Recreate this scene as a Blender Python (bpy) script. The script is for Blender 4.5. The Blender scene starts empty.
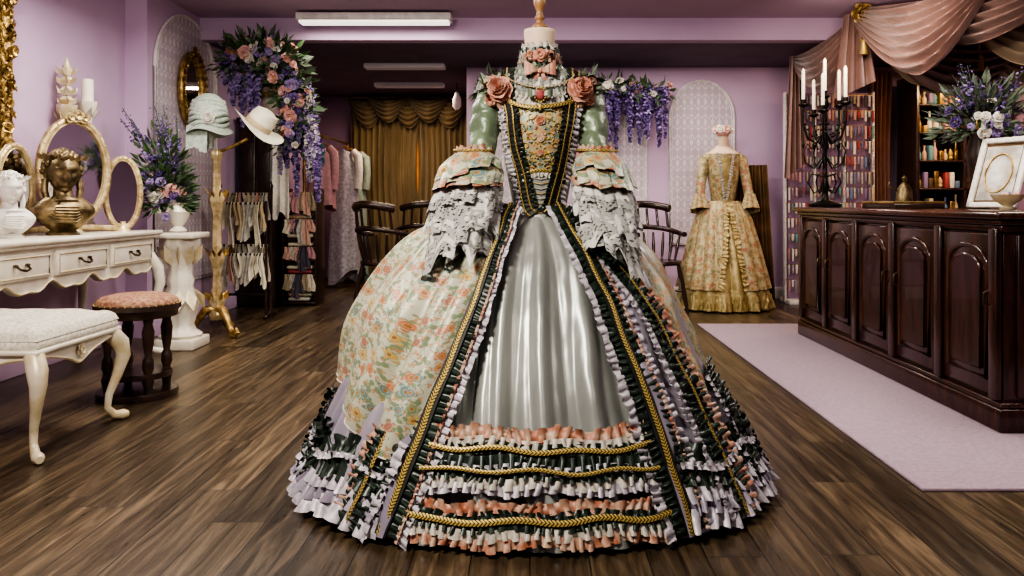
import bpy, bmesh, math, random
import numpy as np
from mathutils import Vector, Matrix
R=random.Random(7)
pi=math.pi
V=Vector
def tab(pts,sm=0.05):
    pts=sorted(pts); xs=np.linspace(pts[0][0],pts[-1][0],401); ys=np.interp(xs,[p[0] for p in pts],[p[1] for p in pts])
    k=max(1,int(401*sm)); pad=np.concatenate([2*ys[0]-ys[k:0:-1],ys,2*ys[-1]-ys[-2:-k-2:-1]])
    ker=np.ones(k)/k; c=np.convolve(pad,ker,'same'); ys=c[k:k+401]
    return lambda x: float(np.interp(x,xs,ys))
# ---------------------------------------------------------------- materials
def newmat(n):
    m=bpy.data.materials.new(n); m.use_nodes=True; nt=m.node_tree
    return m,nt,nt.nodes['Principled BSDF']
def nd(nt,t,**k):
    n=nt.nodes.new(t)
    for a,b in k.items(): setattr(n,a,b)
    return n
def math_(nt,op,a,b=None,c=None):
    n=nd(nt,'ShaderNodeMath',operation=op)
    for i,x in enumerate((a,b,c)):
        if x is None: continue
        if isinstance(x,(int,float)): n.inputs[i].default_value=x
        else: nt.links.new(x,n.inputs[i])
    return n.outputs[0]
def mixc(nt,f,a,b,bt='MIX'):
    n=nd(nt,'ShaderNodeMix',data_type='RGBA',blend_type=bt)
    for s,x in ((n.inputs[0],f),(n.inputs[6],a),(n.inputs[7],b)):
        if isinstance(x,(int,float)): s.default_value=x
        elif isinstance(x,tuple): s.default_value=(*x[:3],1)
        else: nt.links.new(x,s)
    return n.outputs[2]
def P(n,c1,c2=None,scale=18,rough=.5,metal=0,bump=0,bs=None,sheen=0,emit=0,spec=.5,stretch=(1,1,1),coat=0,bd=.01):
    m,nt,b=newmat(n); L=nt.links.new
    if c2 is None: c2=tuple(x*.82 for x in c1)
    tc=nd(nt,'ShaderNodeTexCoord'); mp=nd(nt,'ShaderNodeMapping'); mp.inputs['Scale'].default_value=stretch
    L(tc.outputs['Object'],mp.inputs[0])
    nz=nd(nt,'ShaderNodeTexNoise'); nz.inputs['Scale'].default_value=scale; nz.inputs['Detail'].default_value=4
    L(mp.outputs[0],nz.inputs['Vector'])
    r=nd(nt,'ShaderNodeMapRange'); r.inputs[1].default_value=.38; r.inputs[2].default_value=.62; L(nz.outputs['Fac'],r.inputs[0])
    col=mixc(nt,r.outputs[0],c1,c2); L(col,b.inputs['Base Color'])
    b.inputs['Roughness'].default_value=rough; b.inputs['Metallic'].default_value=metal
    b.inputs['Sheen Weight'].default_value=sheen; b.inputs['Specular IOR Level'].default_value=spec
    b.inputs['Coat Weight'].default_value=coat
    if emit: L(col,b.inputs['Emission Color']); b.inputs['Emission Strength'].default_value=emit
    if bump:
        n2=nd(nt,'ShaderNodeTexNoise'); n2.inputs['Scale'].default_value=bs or scale*4; L(mp.outputs[0],n2.inputs['Vector'])
        bp=nd(nt,'ShaderNodeBump'); bp.inputs['Strength'].default_value=bump; bp.inputs['Distance'].default_value=bd
        L(n2.outputs['Fac'],bp.inputs['Height']); L(bp.outputs[0],b.inputs['Normal'])
    return m
def floral(n,base,pal,leaf,scale=12,rough=.45,metal=.05,thr=.34,base2=None,vein=(.30,.33,.22)):
    m,nt,b=newmat(n); L=nt.links.new
    tc=nd(nt,'ShaderNodeTexCoord'); nz=nd(nt,'ShaderNodeTexNoise'); nz.inputs['Scale'].default_value=scale*1.2
    L(tc.outputs['UV'],nz.inputs['Vector'])
    vm=nd(nt,'ShaderNodeVectorMath',operation='MULTIPLY_ADD'); L(nz.outputs['Color'],vm.inputs[0])
    vm.inputs[1].default_value=(.34/scale,)*3; L(tc.outputs['UV'],vm.inputs[2])
    def layer(sc,k,t,amp,off,prev,colsrc,rim=None):
        ad=nd(nt,'ShaderNodeVectorMath',operation='ADD'); L(vm.outputs[0],ad.inputs[0]); ad.inputs[1].default_value=(off,off*1.7,0)
        v=nd(nt,'ShaderNodeTexVoronoi',voronoi_dimensions='2D'); v.inputs['Scale'].default_value=sc; L(ad.outputs[0],v.inputs['Vector'])
        sb=nd(nt,'ShaderNodeVectorMath',operation='SUBTRACT'); L(ad.outputs[0],sb.inputs[0]); L(v.outputs['Position'],sb.inputs[1])
        sp=nd(nt,'ShaderNodeSeparateXYZ'); L(sb.outputs[0],sp.inputs[0])
        sc2=nd(nt,'ShaderNodeSeparateColor'); L(v.outputs['Color'],sc2.inputs[0])
        an=math_(nt,'ARCTAN2',sp.outputs[1],sp.outputs[0]); an=math_(nt,'MULTIPLY_ADD',sc2.outputs[1],6.28,an)
        co=math_(nt,'COSINE',math_(nt,'MULTIPLY',an,k))
        th=math_(nt,'MULTIPLY_ADD',co,amp,t)
        if rim:
            prev=mixc(nt,math_(nt,'LESS_THAN',v.outputs['Distance'],math_(nt,'ADD',th,.04)),prev,rim)
        mask=math_(nt,'LESS_THAN',v.outputs['Distance'],th)
        if callable(colsrc): c=colsrc(sc2.outputs[0],v.outputs['Distance'])
        else: c=colsrc
        return mixc(nt,mask,prev,c)
    n3=nd(nt,'ShaderNodeTexNoise'); n3.inputs['Scale'].default_value=60; L(tc.outputs['UV'],n3.inputs['Vector'])
    prev=mixc(nt,n3.outputs['Fac'],base,base2 or tuple(x*.78 for x in base))
    wz=nd(nt,'ShaderNodeTexNoise'); wz.inputs['Scale'].default_value=scale*.8; L(tc.outputs['UV'],wz.inputs['Vector'])
    st=math_(nt,'LESS_THAN',math_(nt,'ABSOLUTE',math_(nt,'SUBTRACT',math_(nt,'FRACT',math_(nt,'MULTIPLY',wz.outputs['Fac'],7)),.5)),.045)
    prev=mixc(nt,st,prev,vein)
    prev=layer(scale*1.35,2,.22,.17,3.3,prev,leaf,vein)
    prev=layer(scale*2.0,3,.16,.10,7.1,prev,pal[-1])
    def cs(r,d):
        cr=nd(nt,'ShaderNodeValToRGB'); cr.color_ramp.interpolation='CONSTANT'; e=cr.color_ramp.elements
        for i,c in enumerate(pal):
            el=e[i] if i<2 else e.new(i/len(pal)); el.position=i/len(pal); el.color=(*c,1)
        L(r,cr.inputs[0])
        f=math_(nt,'LESS_THAN',d,.10)
        f2=math_(nt,'GREATER_THAN',math_(nt,'PINGPONG',d,.09),.055)
        c=mixc(nt,math_(nt,'MULTIPLY',f2,.45),cr.outputs[0],base)
        return mixc(nt,f,c,(.30,.14,.04))
    prev=layer(scale,5,thr,.10,0,prev,cs,vein)
    L(prev,b.inputs['Base Color']); b.inputs['Roughness'].default_value=rough; b.inputs['Metallic'].default_value=metal
    b.inputs['Sheen Weight'].default_value=.1
    bp=nd(nt,'ShaderNodeBump'); bp.inputs['Strength'].default_value=.3; bp.inputs['Distance'].default_value=.004; L(n3.outputs['Fac'],bp.inputs['Height']); L(bp.outputs[0],b.inputs['Normal'])
    return m
def gimp(n):
    m,nt,b=newmat(n); L=nt.links.new
    tc=nd(nt,'ShaderNodeTexCoord'); s=nd(nt,'ShaderNodeSeparateXYZ'); L(tc.outputs['UV'],s.inputs[0])
    v=math_(nt,'ABSOLUTE',math_(nt,'SUBTRACT',math_(nt,'MULTIPLY',s.outputs[1],2),1))
    ph=math_(nt,'FRACT',math_(nt,'ADD',math_(nt,'MULTIPLY',s.outputs[0],95),math_(nt,'MULTIPLY',v,.8)))
    f=math_(nt,'GREATER_THAN',ph,.45)
    L(mixc(nt,f,(.06,.045,.015),(.50,.37,.11)),b.inputs['Base Color']); b.inputs['Roughness'].default_value=.5; b.inputs['Metallic'].default_value=.35
    bp=nd(nt,'ShaderNodeBump'); bp.inputs['Strength'].default_value=.6; bp.inputs['Distance'].default_value=.0015; L(ph,bp.inputs['Height']); L(bp.outputs[0],b.inputs['Normal'])
    return m
def lace(n,c,scale=55,hole=.28):
    m,nt,b=newmat(n); L=nt.links.new
    tc=nd(nt,'ShaderNodeTexCoord'); v=nd(nt,'ShaderNodeTexVoronoi',voronoi_dimensions='2D'); v.inputs['Scale'].default_value=scale
    L(tc.outputs['UV'],v.inputs['Vector']); a=math_(nt,'GREATER_THAN',v.outputs['Distance'],hole)
    v2=nd(nt,'ShaderNodeTexNoise'); v2.inputs['Scale'].default_value=30; L(tc.outputs['UV'],v2.inputs['Vector'])
    f=math_(nt,'GREATER_THAN',v2.outputs['Fac'],.55)
    al=math_(nt,'MAXIMUM',a,f)
    L(al,b.inputs['Alpha']); L(mixc(nt,f,tuple(x*.6 for x in c),c),b.inputs['Base Color']); b.inputs['Roughness'].default_value=.7
    return m
def floor_mat():
    m,nt,b=newmat('oak_planks'); L=nt.links.new
    g=nd(nt,'ShaderNodeNewGeometry'); s=nd(nt,'ShaderNodeSeparateXYZ'); L(g.outputs['Position'],s.inputs[0])
    xo=math_(nt,'ADD',s.outputs[0],8.25)
    row=math_(nt,'FLOOR',math_(nt,'DIVIDE',xo,.165))
    wn=nd(nt,'ShaderNodeTexWhiteNoise',noise_dimensions='1D'); L(row,wn.inputs['W'])
    yo=math_(nt,'ADD',math_(nt,'MULTIPLY_ADD',wn.outputs['Value'],1.7,s.outputs[1]),20)
    c=nd(nt,'ShaderNodeCombineXYZ'); L(yo,c.inputs[0]); L(xo,c.inputs[1])
    br=nd(nt,'ShaderNodeTexBrick'); L(c.outputs[0],br.inputs['Vector']); br.offset=0
    br.inputs['Color1'].default_value=(.0,.0,.0,1); br.inputs['Color2'].default_value=(1,1,1,1); br.inputs['Mortar'].default_value=(.5,.5,.5,1)
    br.inputs['Scale'].default_value=1; br.inputs['Brick Width'].default_value=1.35; br.inputs['Row Height'].default_value=.165
    br.inputs['Mortar Size'].default_value=.002; br.inputs['Mortar Smooth'].default_value=.1
    mp=nd(nt,'ShaderNodeMapping'); mp.inputs['Scale'].default_value=(1.8,26,1); L(c.outputs[0],mp.inputs[0])
    ad=nd(nt,'ShaderNodeVectorMath',operation='MULTIPLY_ADD'); L(br.outputs['Color'],ad.inputs[0]); ad.inputs[1].default_value=(30,30,30); L(mp.outputs[0],ad.inputs[2])
    nz=nd(nt,'ShaderNodeTexNoise'); nz.inputs['Scale'].default_value=1.0; nz.inputs['Detail'].default_value=8; nz.inputs['Roughness'].default_value=.66; nz.inputs['Distortion'].default_value=1.1
    L(ad.outputs[0],nz.inputs['Vector'])
    cr=nd(nt,'ShaderNodeValToRGB'); e=cr.color_ramp.elements; e[0].position=.30; e[0].color=(.022,.016,.010,1); e[1].position=.74; e[1].color=(.185,.135,.082,1)
    k=e.new(.5); k.color=(.072,.051,.031,1); L(nz.outputs['Fac'],cr.inputs[0])
    sc=nd(nt,'ShaderNodeSeparateColor'); L(br.outputs['Color'],sc.inputs[0])
    tint=mixc(nt,sc.outputs[0],(.60,.58,.56),(1.35,1.31,1.24))
    col=mixc(nt,1.0,cr.outputs[0],tint,'MULTIPLY')
    col=mixc(nt,br.outputs['Fac'],col,(.008,.006,.005))
    L(col,b.inputs['Base Color'])
    L(math_(nt,'MULTIPLY_ADD',nz.outputs['Fac'],.28,.18),b.inputs['Roughness'])
    bp=nd(nt,'ShaderNodeBump'); bp.inputs['Strength'].default_value=.25; bp.inputs['Distance'].default_value=.003
    L(math_(nt,'SUBTRACT',nz.outputs['Fac'],br.outputs['Fac']),bp.inputs['Height']); L(bp.outputs[0],b.inputs['Normal'])
    return m
def damask():
    m,nt,b=newmat('damask_panel'); L=nt.links.new
    tc=nd(nt,'ShaderNodeTexCoord'); s=nd(nt,'ShaderNodeSeparateXYZ'); L(tc.outputs['UV'],s.inputs[0])
    x=math_(nt,'MULTIPLY',s.outputs[0],44); y=math_(nt,'MULTIPLY',s.outputs[1],30)
    a=math_(nt,'MULTIPLY',math_(nt,'COSINE',x),math_(nt,'COSINE',y))
    b2=math_(nt,'MULTIPLY',math_(nt,'COSINE',math_(nt,'MULTIPLY',x,3)),math_(nt,'COSINE',math_(nt,'MULTIPLY',y,2)))
    c=math_(nt,'ADD',a,math_(nt,'MULTIPLY',b2,.55))
    nz=nd(nt,'ShaderNodeTexNoise'); nz.inputs['Scale'].default_value=40; L(tc.outputs['UV'],nz.inputs['Vector'])
    c=math_(nt,'ABSOLUTE',math_(nt,'MULTIPLY_ADD',nz.outputs['Fac'],.8,math_(nt,'SUBTRACT',c,.4)))
    f=math_(nt,'LESS_THAN',c,.26)
    L(mixc(nt,f,(.49,.42,.48),(.65,.60,.63)),b.inputs['Base Color']); b.inputs['Roughness'].default_value=.6
    return m
M={}
M['floor']=floor_mat(); M['damask']=damask(); M['gimp']=gimp('woven_gold_gimp')
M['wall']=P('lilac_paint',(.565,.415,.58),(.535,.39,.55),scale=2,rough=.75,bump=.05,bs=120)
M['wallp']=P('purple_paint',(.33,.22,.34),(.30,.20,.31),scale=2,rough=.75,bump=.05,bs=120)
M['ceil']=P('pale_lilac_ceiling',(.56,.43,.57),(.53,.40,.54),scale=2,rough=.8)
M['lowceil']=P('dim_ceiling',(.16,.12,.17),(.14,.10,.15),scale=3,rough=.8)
M['white']=P('white_trim',(.75,.72,.70),rough=.45)
M['tube']=P('fluorescent_diffuser',(.95,.90,.80),(.9,.85,.75),rough=.4,emit=.9)
M['tubedim']=P('dim_diffuser',(.5,.42,.42),(.45,.4,.4),rough=.4,emit=.08)
M['satin']=P('silver_grey_satin',(.31,.325,.30),(.215,.228,.212),scale=4,rough=.36,metal=.32,sheen=.2,spec=.5,bump=.5,bs=8,bd=.03,stretch=(1,1,.3))
M['lav']=P('lavender_satin',(.33,.30,.36),(.23,.21,.26),scale=6,rough=.38,metal=.25,sheen=.2,bump=.5,bs=10,bd=.03,stretch=(1,1,.4))
M['sage']=P('sage_green_satin',(.165,.215,.135),(.10,.14,.085),scale=9,rough=.38,metal=.15,sheen=.25,bump=.6,bs=20,bd=.015)
M['brocade']=floral('cream_floral_brocade',(.46,.46,.355),[(.40,.15,.065),(.12,.20,.19),(.43,.29,.09),(.32,.12,.08),(.18,.23,.12),(.14,.19,.17),(.40,.22,.11)],(.17,.23,.13),scale=18,thr=.29,vein=(.21,.23,.14))
M['broc2']=floral('rust_floral_brocade',(.38,.34,.26),[(.42,.15,.07),(.38,.20,.09),(.16,.21,.15),(.42,.29,.12)],(.17,.20,.11),scale=22,vein=(.25,.22,.13))
M['stom']=floral('embroidered_stomacher',(.32,.34,.26),[(.42,.16,.07),(.45,.32,.10),(.08,.19,.16),(.40,.21,.10)],(.34,.27,.09),scale=34,vein=(.40,.31,.11))
M['dark']=P('dark_green_taffeta',(.008,.016,.011),(.024,.040,.028),scale=30,rough=.38,metal=.1,spec=.5)
M['black']=P('black_velvet',(.010,.010,.010),(.018,.018,.016),rough=.6)
M['frill']=P('pale_lilac_frill',(.50,.47,.51),(.31,.29,.32),scale=35,rough=.42,sheen=.2,metal=.08)
M['cream']=P('cream_frill',(.49,.46,.40),(.33,.31,.26),scale=40,rough=.48,sheen=.2)
M['orange']=P('burnt_orange_organza',(.32,.115,.06),(.42,.30,.22),scale=28,rough=.48,sheen=.2)
M['rose']=P('coral_silk_rose',(.42,.16,.10),(.54,.29,.21),scale=30,rough=.6,sheen=.2)
M['gold']=P('gold_braid',(.52,.38,.13),(.36,.25,.07),scale=120,rough=.45,metal=.5)
M['agold']=P('antique_gilt',(.58,.40,.15),(.22,.14,.05),scale=25,rough=.38,metal=.75,bump=.4,bs=90)
M['champ']=P('champagne_gilt',(.64,.52,.30),(.40,.30,.15),scale=22,rough=.4,metal=.55,bump=.3,bs=80)
M['bronze']=P('bronze',(.28,.21,.11),(.09,.065,.035),scale=18,rough=.42,metal=.7,bump=.2)
M['plaster']=P('white_plaster',(.74,.71,.66),(.62,.6,.55),rough=.5)
M['lace']=lace('grey_lace',(.46,.46,.43),scale=110,hole=.25)
M['laced']=lace('dark_lace',(.28,.30,.26),scale=100,hole=.2)
M['form']=P('mannequin_cloth',(.64,.50,.37),(.58,.45,.33),rough=.7)
M['wood']=P('turned_wood',(.36,.20,.09),(.26,.14,.06),rough=.35,stretch=(1,1,.2))
M['mahog']=P('mahogany',(.052,.018,.011),(.022,.008,.006),scale=9,rough=.26,stretch=(3,3,.5),coat=.25,bump=.05)
M['mahogt']=P('mahogany_top',(.075,.030,.017),(.035,.014,.009),scale=6,rough=.22,stretch=(4,.5,1),coat=.3)
M['dwood']=P('dark_walnut',(.040,.019,.012),(.020,.010,.007),scale=12,rough=.3,coat=.25)
M['brass']=P('aged_brass',(.50,.35,.14),(.30,.19,.07),rough=.3,metal=.9)
M['pull']=P('dark_bronze_pull',(.10,.07,.04),(.06,.04,.025),rough=.35,metal=.8)
M['ivory']=P('ivory_paint',(.68,.64,.55),(.60,.55,.45),scale=9,rough=.38,coat=.2)
M['ivgold']=P('ivory_gilt',(.54,.44,.25),(.64,.57,.43),scale=14,rough=.4,metal=.15)
M['cush']=P('ivory_upholstery',(.66,.62,.53),(.48,.44,.36),scale=70,rough=.7,bump=.5,bs=160)
M['redup']=P('tapestry_upholstery',(.20,.07,.05),(.36,.22,.12),scale=50,rough=.7)
M['mirror']=P('mirror_glass',(.85,.85,.85),(.84,.84,.84),rough=.03,metal=1)
M['rug']=P('mauve_rug',(.34,.25,.30),(.28,.205,.25),scale=60,rough=.95,bump=.6,bs=260,sheen=.2)
M['iron']=P('black_iron',(.015,.013,.012),(.03,.026,.022),rough=.4,metal=.7)
M['candle']=P('candle_wax',(.85,.80,.68),(.8,.74,.6),rough=.4)
M['cgold']=P('gold_drape',(.29,.215,.105),(.17,.125,.055),scale=5,rough=.5,sheen=.2,stretch=(1,1,.2))
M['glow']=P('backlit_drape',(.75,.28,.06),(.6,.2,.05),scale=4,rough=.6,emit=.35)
M['mauve']=P('mauve_drape',(.33,.20,.175),(.24,.14,.12),scale=4,rough=.40,sheen=.3)
M['dcream']=P('cream_drape',(.52,.41,.29),(.38,.30,.20),scale=4,rough=.5,sheen=.2)
M['pinkd']=P('dusty_pink_drape',(.40,.21,.15),(.30,.15,.11),scale=4,rough=.5,sheen=.2)
M['fpurple']=P('wisteria_purple',(.20,.13,.33),(.34,.27,.47),scale=60,rough=.6)
M['fdeep']=P('deep_violet',(.08,.05,.17),(.13,.08,.24),scale=60,rough=.6)
M['fpink']=P('pink_petal',(.56,.26,.25),(.66,.42,.36),scale=50,rough=.6)
M['fwhite']=P('white_petal',(.70,.67,.61),(.56,.53,.47),scale=50,rough=.6)
M['fyel']=P('yellow_petal',(.75,.55,.12),(.7,.45,.08),rough=.6)
M['leaf']=P('foliage',(.035,.075,.025),(.06,.11,.04),scale=30,rough=.55)
M['sagel']=P('sage_foliage',(.14,.17,.12),(.08,.11,.07),scale=30,rough=.6)
M['mint']=P('mint_felt',(.54,.60,.52),(.40,.48,.41),scale=40,rough=.8)
M['hat']=P('ivory_felt',(.70,.67,.55),(.62,.59,.46),rough=.8)
M['gownfl']=floral('gold_floral_gown',(.50,.42,.25),[(.38,.13,.09),(.34,.20,.09),(.19,.20,.09),(.42,.28,.12)],(.22,.20,.10),scale=12,metal=.1,vein=(.32,.25,.11),thr=.28)
M['gownyel']=P('old_gold_satin',(.50,.40,.19),(.33,.25,.10),scale=9,rough=.40,metal=.2,bump=.5,bs=14,bd=.02)
M['capeb']=P('bronze_cape',(.17,.095,.04),(.11,.065,.03),scale=8,rough=.4,metal=.2)
M['print']=P('faded_print',(.30,.27,.24),(.52,.49,.44),scale=14,rough=.3)
COL=[P('cloth_%d'%i,c,rough=.7,scale=30) for i,c in enumerate([(.48,.25,.27),(.62,.56,.44),(.12,.28,.30),(.55,.33,.26),(.07,.06,.08),(.24,.18,.31),(.32,.40,.33),(.50,.40,.25),(.13,.19,.31),(.32,.06,.06)])]
# ---------------------------------------------------------------- mesh builder
class MB:
    def __init__(s): s.v=[];s.f=[];s.m=[];s.uv=[];s.mats=[];s.M=Matrix.Identity(4)
    def mi(s,mat):
        mat=M[mat] if isinstance(mat,str) else mat
        if mat not in s.mats: s.mats.append(mat)
        return s.mats.index(mat)
    def add(s,vs,fs,mat,uv=None):
        b=len(s.v); i=s.mi(mat); T=s.M
        s.v.extend([(T@V(p))[:] for p in vs]); s.uv.extend(uv if uv else [(p[0],p[2]) for p in vs])
        for f in fs: s.f.append([b+k for k in f]); s.m.append(i)
    def grid(s,fn,nu,nv,mat,uvs=(1,1),closeu=False,uvo=(0,0)):
        vs=[];uv=[];W=nu if closeu else nu+1
        for j in range(nv+1):
            for i in range(W):
                u=i/nu;v=j/nv; vs.append(fn(u,v)); uv.append((u*uvs[0]+uvo[0],v*uvs[1]+uvo[1]))
        fs=[]
        for j in range(nv):
            for i in range(nu):
                a=j*W+i; b_=j*W+(i+1)%W; fs.append((a,b_,b_+W,a+W))
        s.add(vs,fs,mat,uv)
    def lathe(s,prof,c=(0,0,0),seg=24,mat='white',sx=1,sy=1,flute=0,nf=8,cap=True):
        vs=[];uv=[]
        for j,(r,z) in enumerate(prof):
            for i in range(seg):
                a=2*pi*i/seg; rr=r*(1+flute*math.cos(nf*a))
                vs.append((c[0]+rr*sx*math.cos(a),c[1]+rr*sy*math.sin(a),c[2]+z)); uv.append((a*.15,z))
        fs=[(j*seg+i,j*seg+(i+1)%seg,(j+1)*seg+(i+1)%seg,(j+1)*seg+i) for j in range(len(prof)-1) for i in range(seg)]
        if cap: fs.append(tuple(range(seg))[::-1]); fs.append(tuple((len(prof)-1)*seg+i for i in range(seg)))
        s.add(vs,fs,mat,uv)
    def tube(s,pts,r,seg=8,mat='white',closed=False,flat=1):
        pts=[V(p) for p in pts]; n=len(pts); vs=[]; up=None
        for i,p in enumerate(pts):
            t=(pts[(i+1)%n]-pts[i-1]) if closed else (pts[min(i+1,n-1)]-pts[max(i-1,0)])
            if t.length<1e-9: t=V((0,0,1))
            t.normalize()
            if up is None: up=V((0,0,1)) if abs(t.z)<.9 else V((0,1,0))
            x=up.cross(t)
            if x.length<1e-6: x=V((1,0,0))
            x.normalize(); y=t.cross(x); up=y
            rr=r[i] if isinstance(r,(list,tuple)) else r
            for k in range(seg):
                a=2*pi*k/seg; vs.append(p+x*rr*math.cos(a)*flat+y*rr*math.sin(a))
        m=n if closed else n-1
        fs=[(j*seg+k,j*seg+(k+1)%seg,((j+1)%n)*seg+(k+1)%seg,((j+1)%n)*seg+k) for j in range(m) for k in range(seg)]
        if not closed: fs.append(tuple(range(seg))[::-1]); fs.append(tuple((n-1)*seg+k for k in range(seg)))
        s.add(vs,fs,mat)
    def ell(s,c,r,mat,seg=12,rings=8):
        if isinstance(r,(int,float)): r=(r,r,r)
        def fn(u,v):
            a=2*pi*u;b=pi*v; return (c[0]+r[0]*math.sin(b)*math.cos(a),c[1]+r[1]*math.sin(b)*math.sin(a),c[2]-r[2]*math.cos(b))
        s.grid(fn,seg,rings,mat,closeu=True,uvs=(r[0]*6,r[2]*3))
    def box(s,c,d,mat,bev=.004,rz=0,rx=0,ry=0):
        bm=bmesh.new(); bmesh.ops.create_cube(bm,size=1); bmesh.ops.scale(bm,vec=d,verts=bm.verts)
        if bev and bev<min(d)*.49: bmesh.ops.bevel(bm,geom=list(bm.edges),offset=bev,segments=2,affect='EDGES',profile=.5)
        T=Matrix.Translation(c)@Matrix.Rotation(rz,4,'Z')@Matrix.Rotation(ry,4,'Y')@Matrix.Rotation(rx,4,'X')
        bm.verts.index_update(); s.add([T@v.co for v in bm.verts],[[v.index for v in f.verts] for f in bm.faces],mat); bm.free()
    def prism(s,loop,d,mat,uv=None):
        n=len(loop); d=V(d); a=[V(p) for p in loop]; vs=a+[p+d for p in a]
        fs=[tuple(range(n))[::-1],tuple(range(n,2*n))]+[(i,(i+1)%n,n+(i+1)%n,n+i) for i in range(n)]
        s.add(vs,fs,mat,(uv*2) if uv else None)
    def petal(s,c,d,n,l,w,cup,mat):
        d=d.normalized(); x=n.cross(d)
        if x.length<1e-5: x=V((1,0,0))
        x.normalize(); n=n.normalized()
        vs=[]
        for t,ww,h in ((0,.25,0),(.5,1,cup*.6),(.85,.85,cup*1.1),(1,.3,cup*.9)):
            p=c+d*l*t+n*h*l
            vs+= [p-x*w*ww*.5+n*.12*l*ww, p, p+x*w*ww*.5+n*.12*l*ww]
        fs=[(i*3+j,i*3+j+1,i*3+j+4,i*3+j+3) for i in range(3) for j in range(2)]
        s.add(vs,fs,mat)
    def flower(s,c,n,r,mat,core=None,layers=3,pet=6):
        c=V(c); n=V(n).normalized(); a=n.orthogonal().normalized(); b=n.cross(a)
        for l in range(layers):
            k=1-l/(layers+.3); ph=R.random()*6
            for i in range(pet):
                t=ph+2*pi*i/pet+R.uniform(-.15,.15); d=a*math.cos(t)+b*math.sin(t)
                s.petal(c+n*r*.12*l,d,n,r*k*R.uniform(.9,1.1),r*k*1.05,.15+.45*l,mat)
        if core: s.ell(c+n*r*.25,r*.18,core,6,4)
    def leaf(s,c,d,l,mat,w=.35):
        c=V(c); d=V(d).normalized(); x=d.cross(V((R.uniform(-1,1),R.uniform(-1,1),R.uniform(-1,1))))
        if x.length<1e-4: return
        x.normalize(); n=d.cross(x)
        vs=[c,c+d*l*.45+x*l*w*.5+n*l*.08,c+d*l,c+d*l*.45-x*l*w*.5+n*l*.08,c+d*l*.5]
        s.add(vs,[(0,1,4),(1,2,4),(2,3,4),(3,0,4)],mat)
    def wist(s,top,L,r,mat,mat2,n=None):
        top=V(top); n=n or int(L*260)
        s.tube([top,top-V((0,0,L))],.003,4,'leaf')
        for i in range(n):
            t=R.random()**.8; a=R.random()*2*pi; rr=r*(1-t*.8)*R.uniform(.3,1)
            s.blossom(top+V((rr*math.cos(a),rr*math.sin(a),-t*L)),.020,mat if R.random()<.6 else mat2)
    def blossom(s,c,r,mat):
        for k in range(2):
            a=V((R.gauss(0,1),R.gauss(0,1),R.gauss(0,1))).normalized(); b=a.orthogonal().normalized()
            s.add([c-a*r,c-b*r*.8,c+a*r,c+b*r*.8],[(0,1,2,3)],mat)
    def finish(s,name,ang=50):
        v=np.array(s.v); o=V(((v[:,0].min()+v[:,0].max())/2,(v[:,1].min()+v[:,1].max())/2,v[:,2].min()))
        me=bpy.data.meshes.new(name); me.from_pydata([(p[0]-o.x,p[1]-o.y,p[2]-o.z) for p in s.v],[],s.f)
        for m in s.mats: me.materials.append(m)
        me.polygons.foreach_set('material_index',s.m); me.polygons.foreach_set('use_smooth',[True]*len(s.f))
        ul=me.uv_layers.new(name='UVMap'); li=np.zeros(len(me.loops),dtype=np.int32); me.loops.foreach_get('vertex_index',li)
        ul.data.foreach_set('uv',np.array(s.uv,dtype=np.float32)[li].ravel())
        me.update()
        try: me.set_sharp_from_angle(angle=math.radians(ang))
        except Exception: pass
        ob=bpy.data.objects.new(name,me); bpy.context.scene.collection.objects.link(ob); ob.location=o
        return ob
def plen(path,s0,s1):
    L=0;pp=path(s0)[0]
    for i in range(1,41):
        q=path(s0+(s1-s0)*i/40)[0]; L+=(q-pp).length; pp=q
    return L
def frm(path,sv):
    p,N=path(sv); e=1e-3; T=(path(min(sv+e,1))[0]-path(max(sv-e,0))[0]).normalized(); A=T.cross(N).normalized(); return p,N,T,A
def ruf(mb,path,w0,w1,amp,wl,off,mat,free='both',nv=4,s0=0,s1=1,taper=None):
    # gathered strip following path(s)->(pos,normal), irregular omega-shaped flutes
    L=plen(path,s0,s1); n=max(10,int(L/wl*10)); ph0=R.random()*6; ph1=R.random()*6
    cache=[frm(path,s0+(s1-s0)*i/n) for i in range(n+1)]
    K=int(L/wl)+3
    jit=[R.uniform(.3,1.3) for _ in range(K)]; jw=[R.uniform(-1,1) for _ in range(K)]; jt=[R.uniform(-1,1) for _ in range(K)]
    def fn(u,v):
        p,N,T,A=cache[int(round(u*n))]
        q=u*L/wl; k=int(q); f=q-k; f=f*f*(3-2*f); ja=jit[k]*(1-f)+jit[k+1]*f; jb=jw[k]*(1-f)+jw[k+1]*f; jc=jt[k]*(1-f)+jt[k+1]*f
        ph=2*pi*q+1.9*math.sin(u*L*17+ph0)+1.0*math.sin(u*L*41+ph1)
        pr={'both':abs(2*v-1)*.85+.15,'hi':.12+.88*v,'lo':.12+.88*(1-v)}[free]
        edge=(2*v-1) if free=='both' else (v if free=='hi' else v-1)
        w=w0+(w1-w0)*v; sc=1 if taper is None else taper(s0+(s1-s0)*u)
        w*=sc; W=(w1-w0)*sc
        return p+A*(w+W*edge*(.07*math.sin(ph)+.15*jb))+N*(off+amp*sc*ja*pr*math.sin(ph+.6*v)+amp*.35*jc*pr)-T*(wl*.13*pr*math.sin(2*ph))+T*(wl*.38*edge*jc)
    mb.grid(fn,n,nv,mat,uvs=(L,w1-w0))
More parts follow.
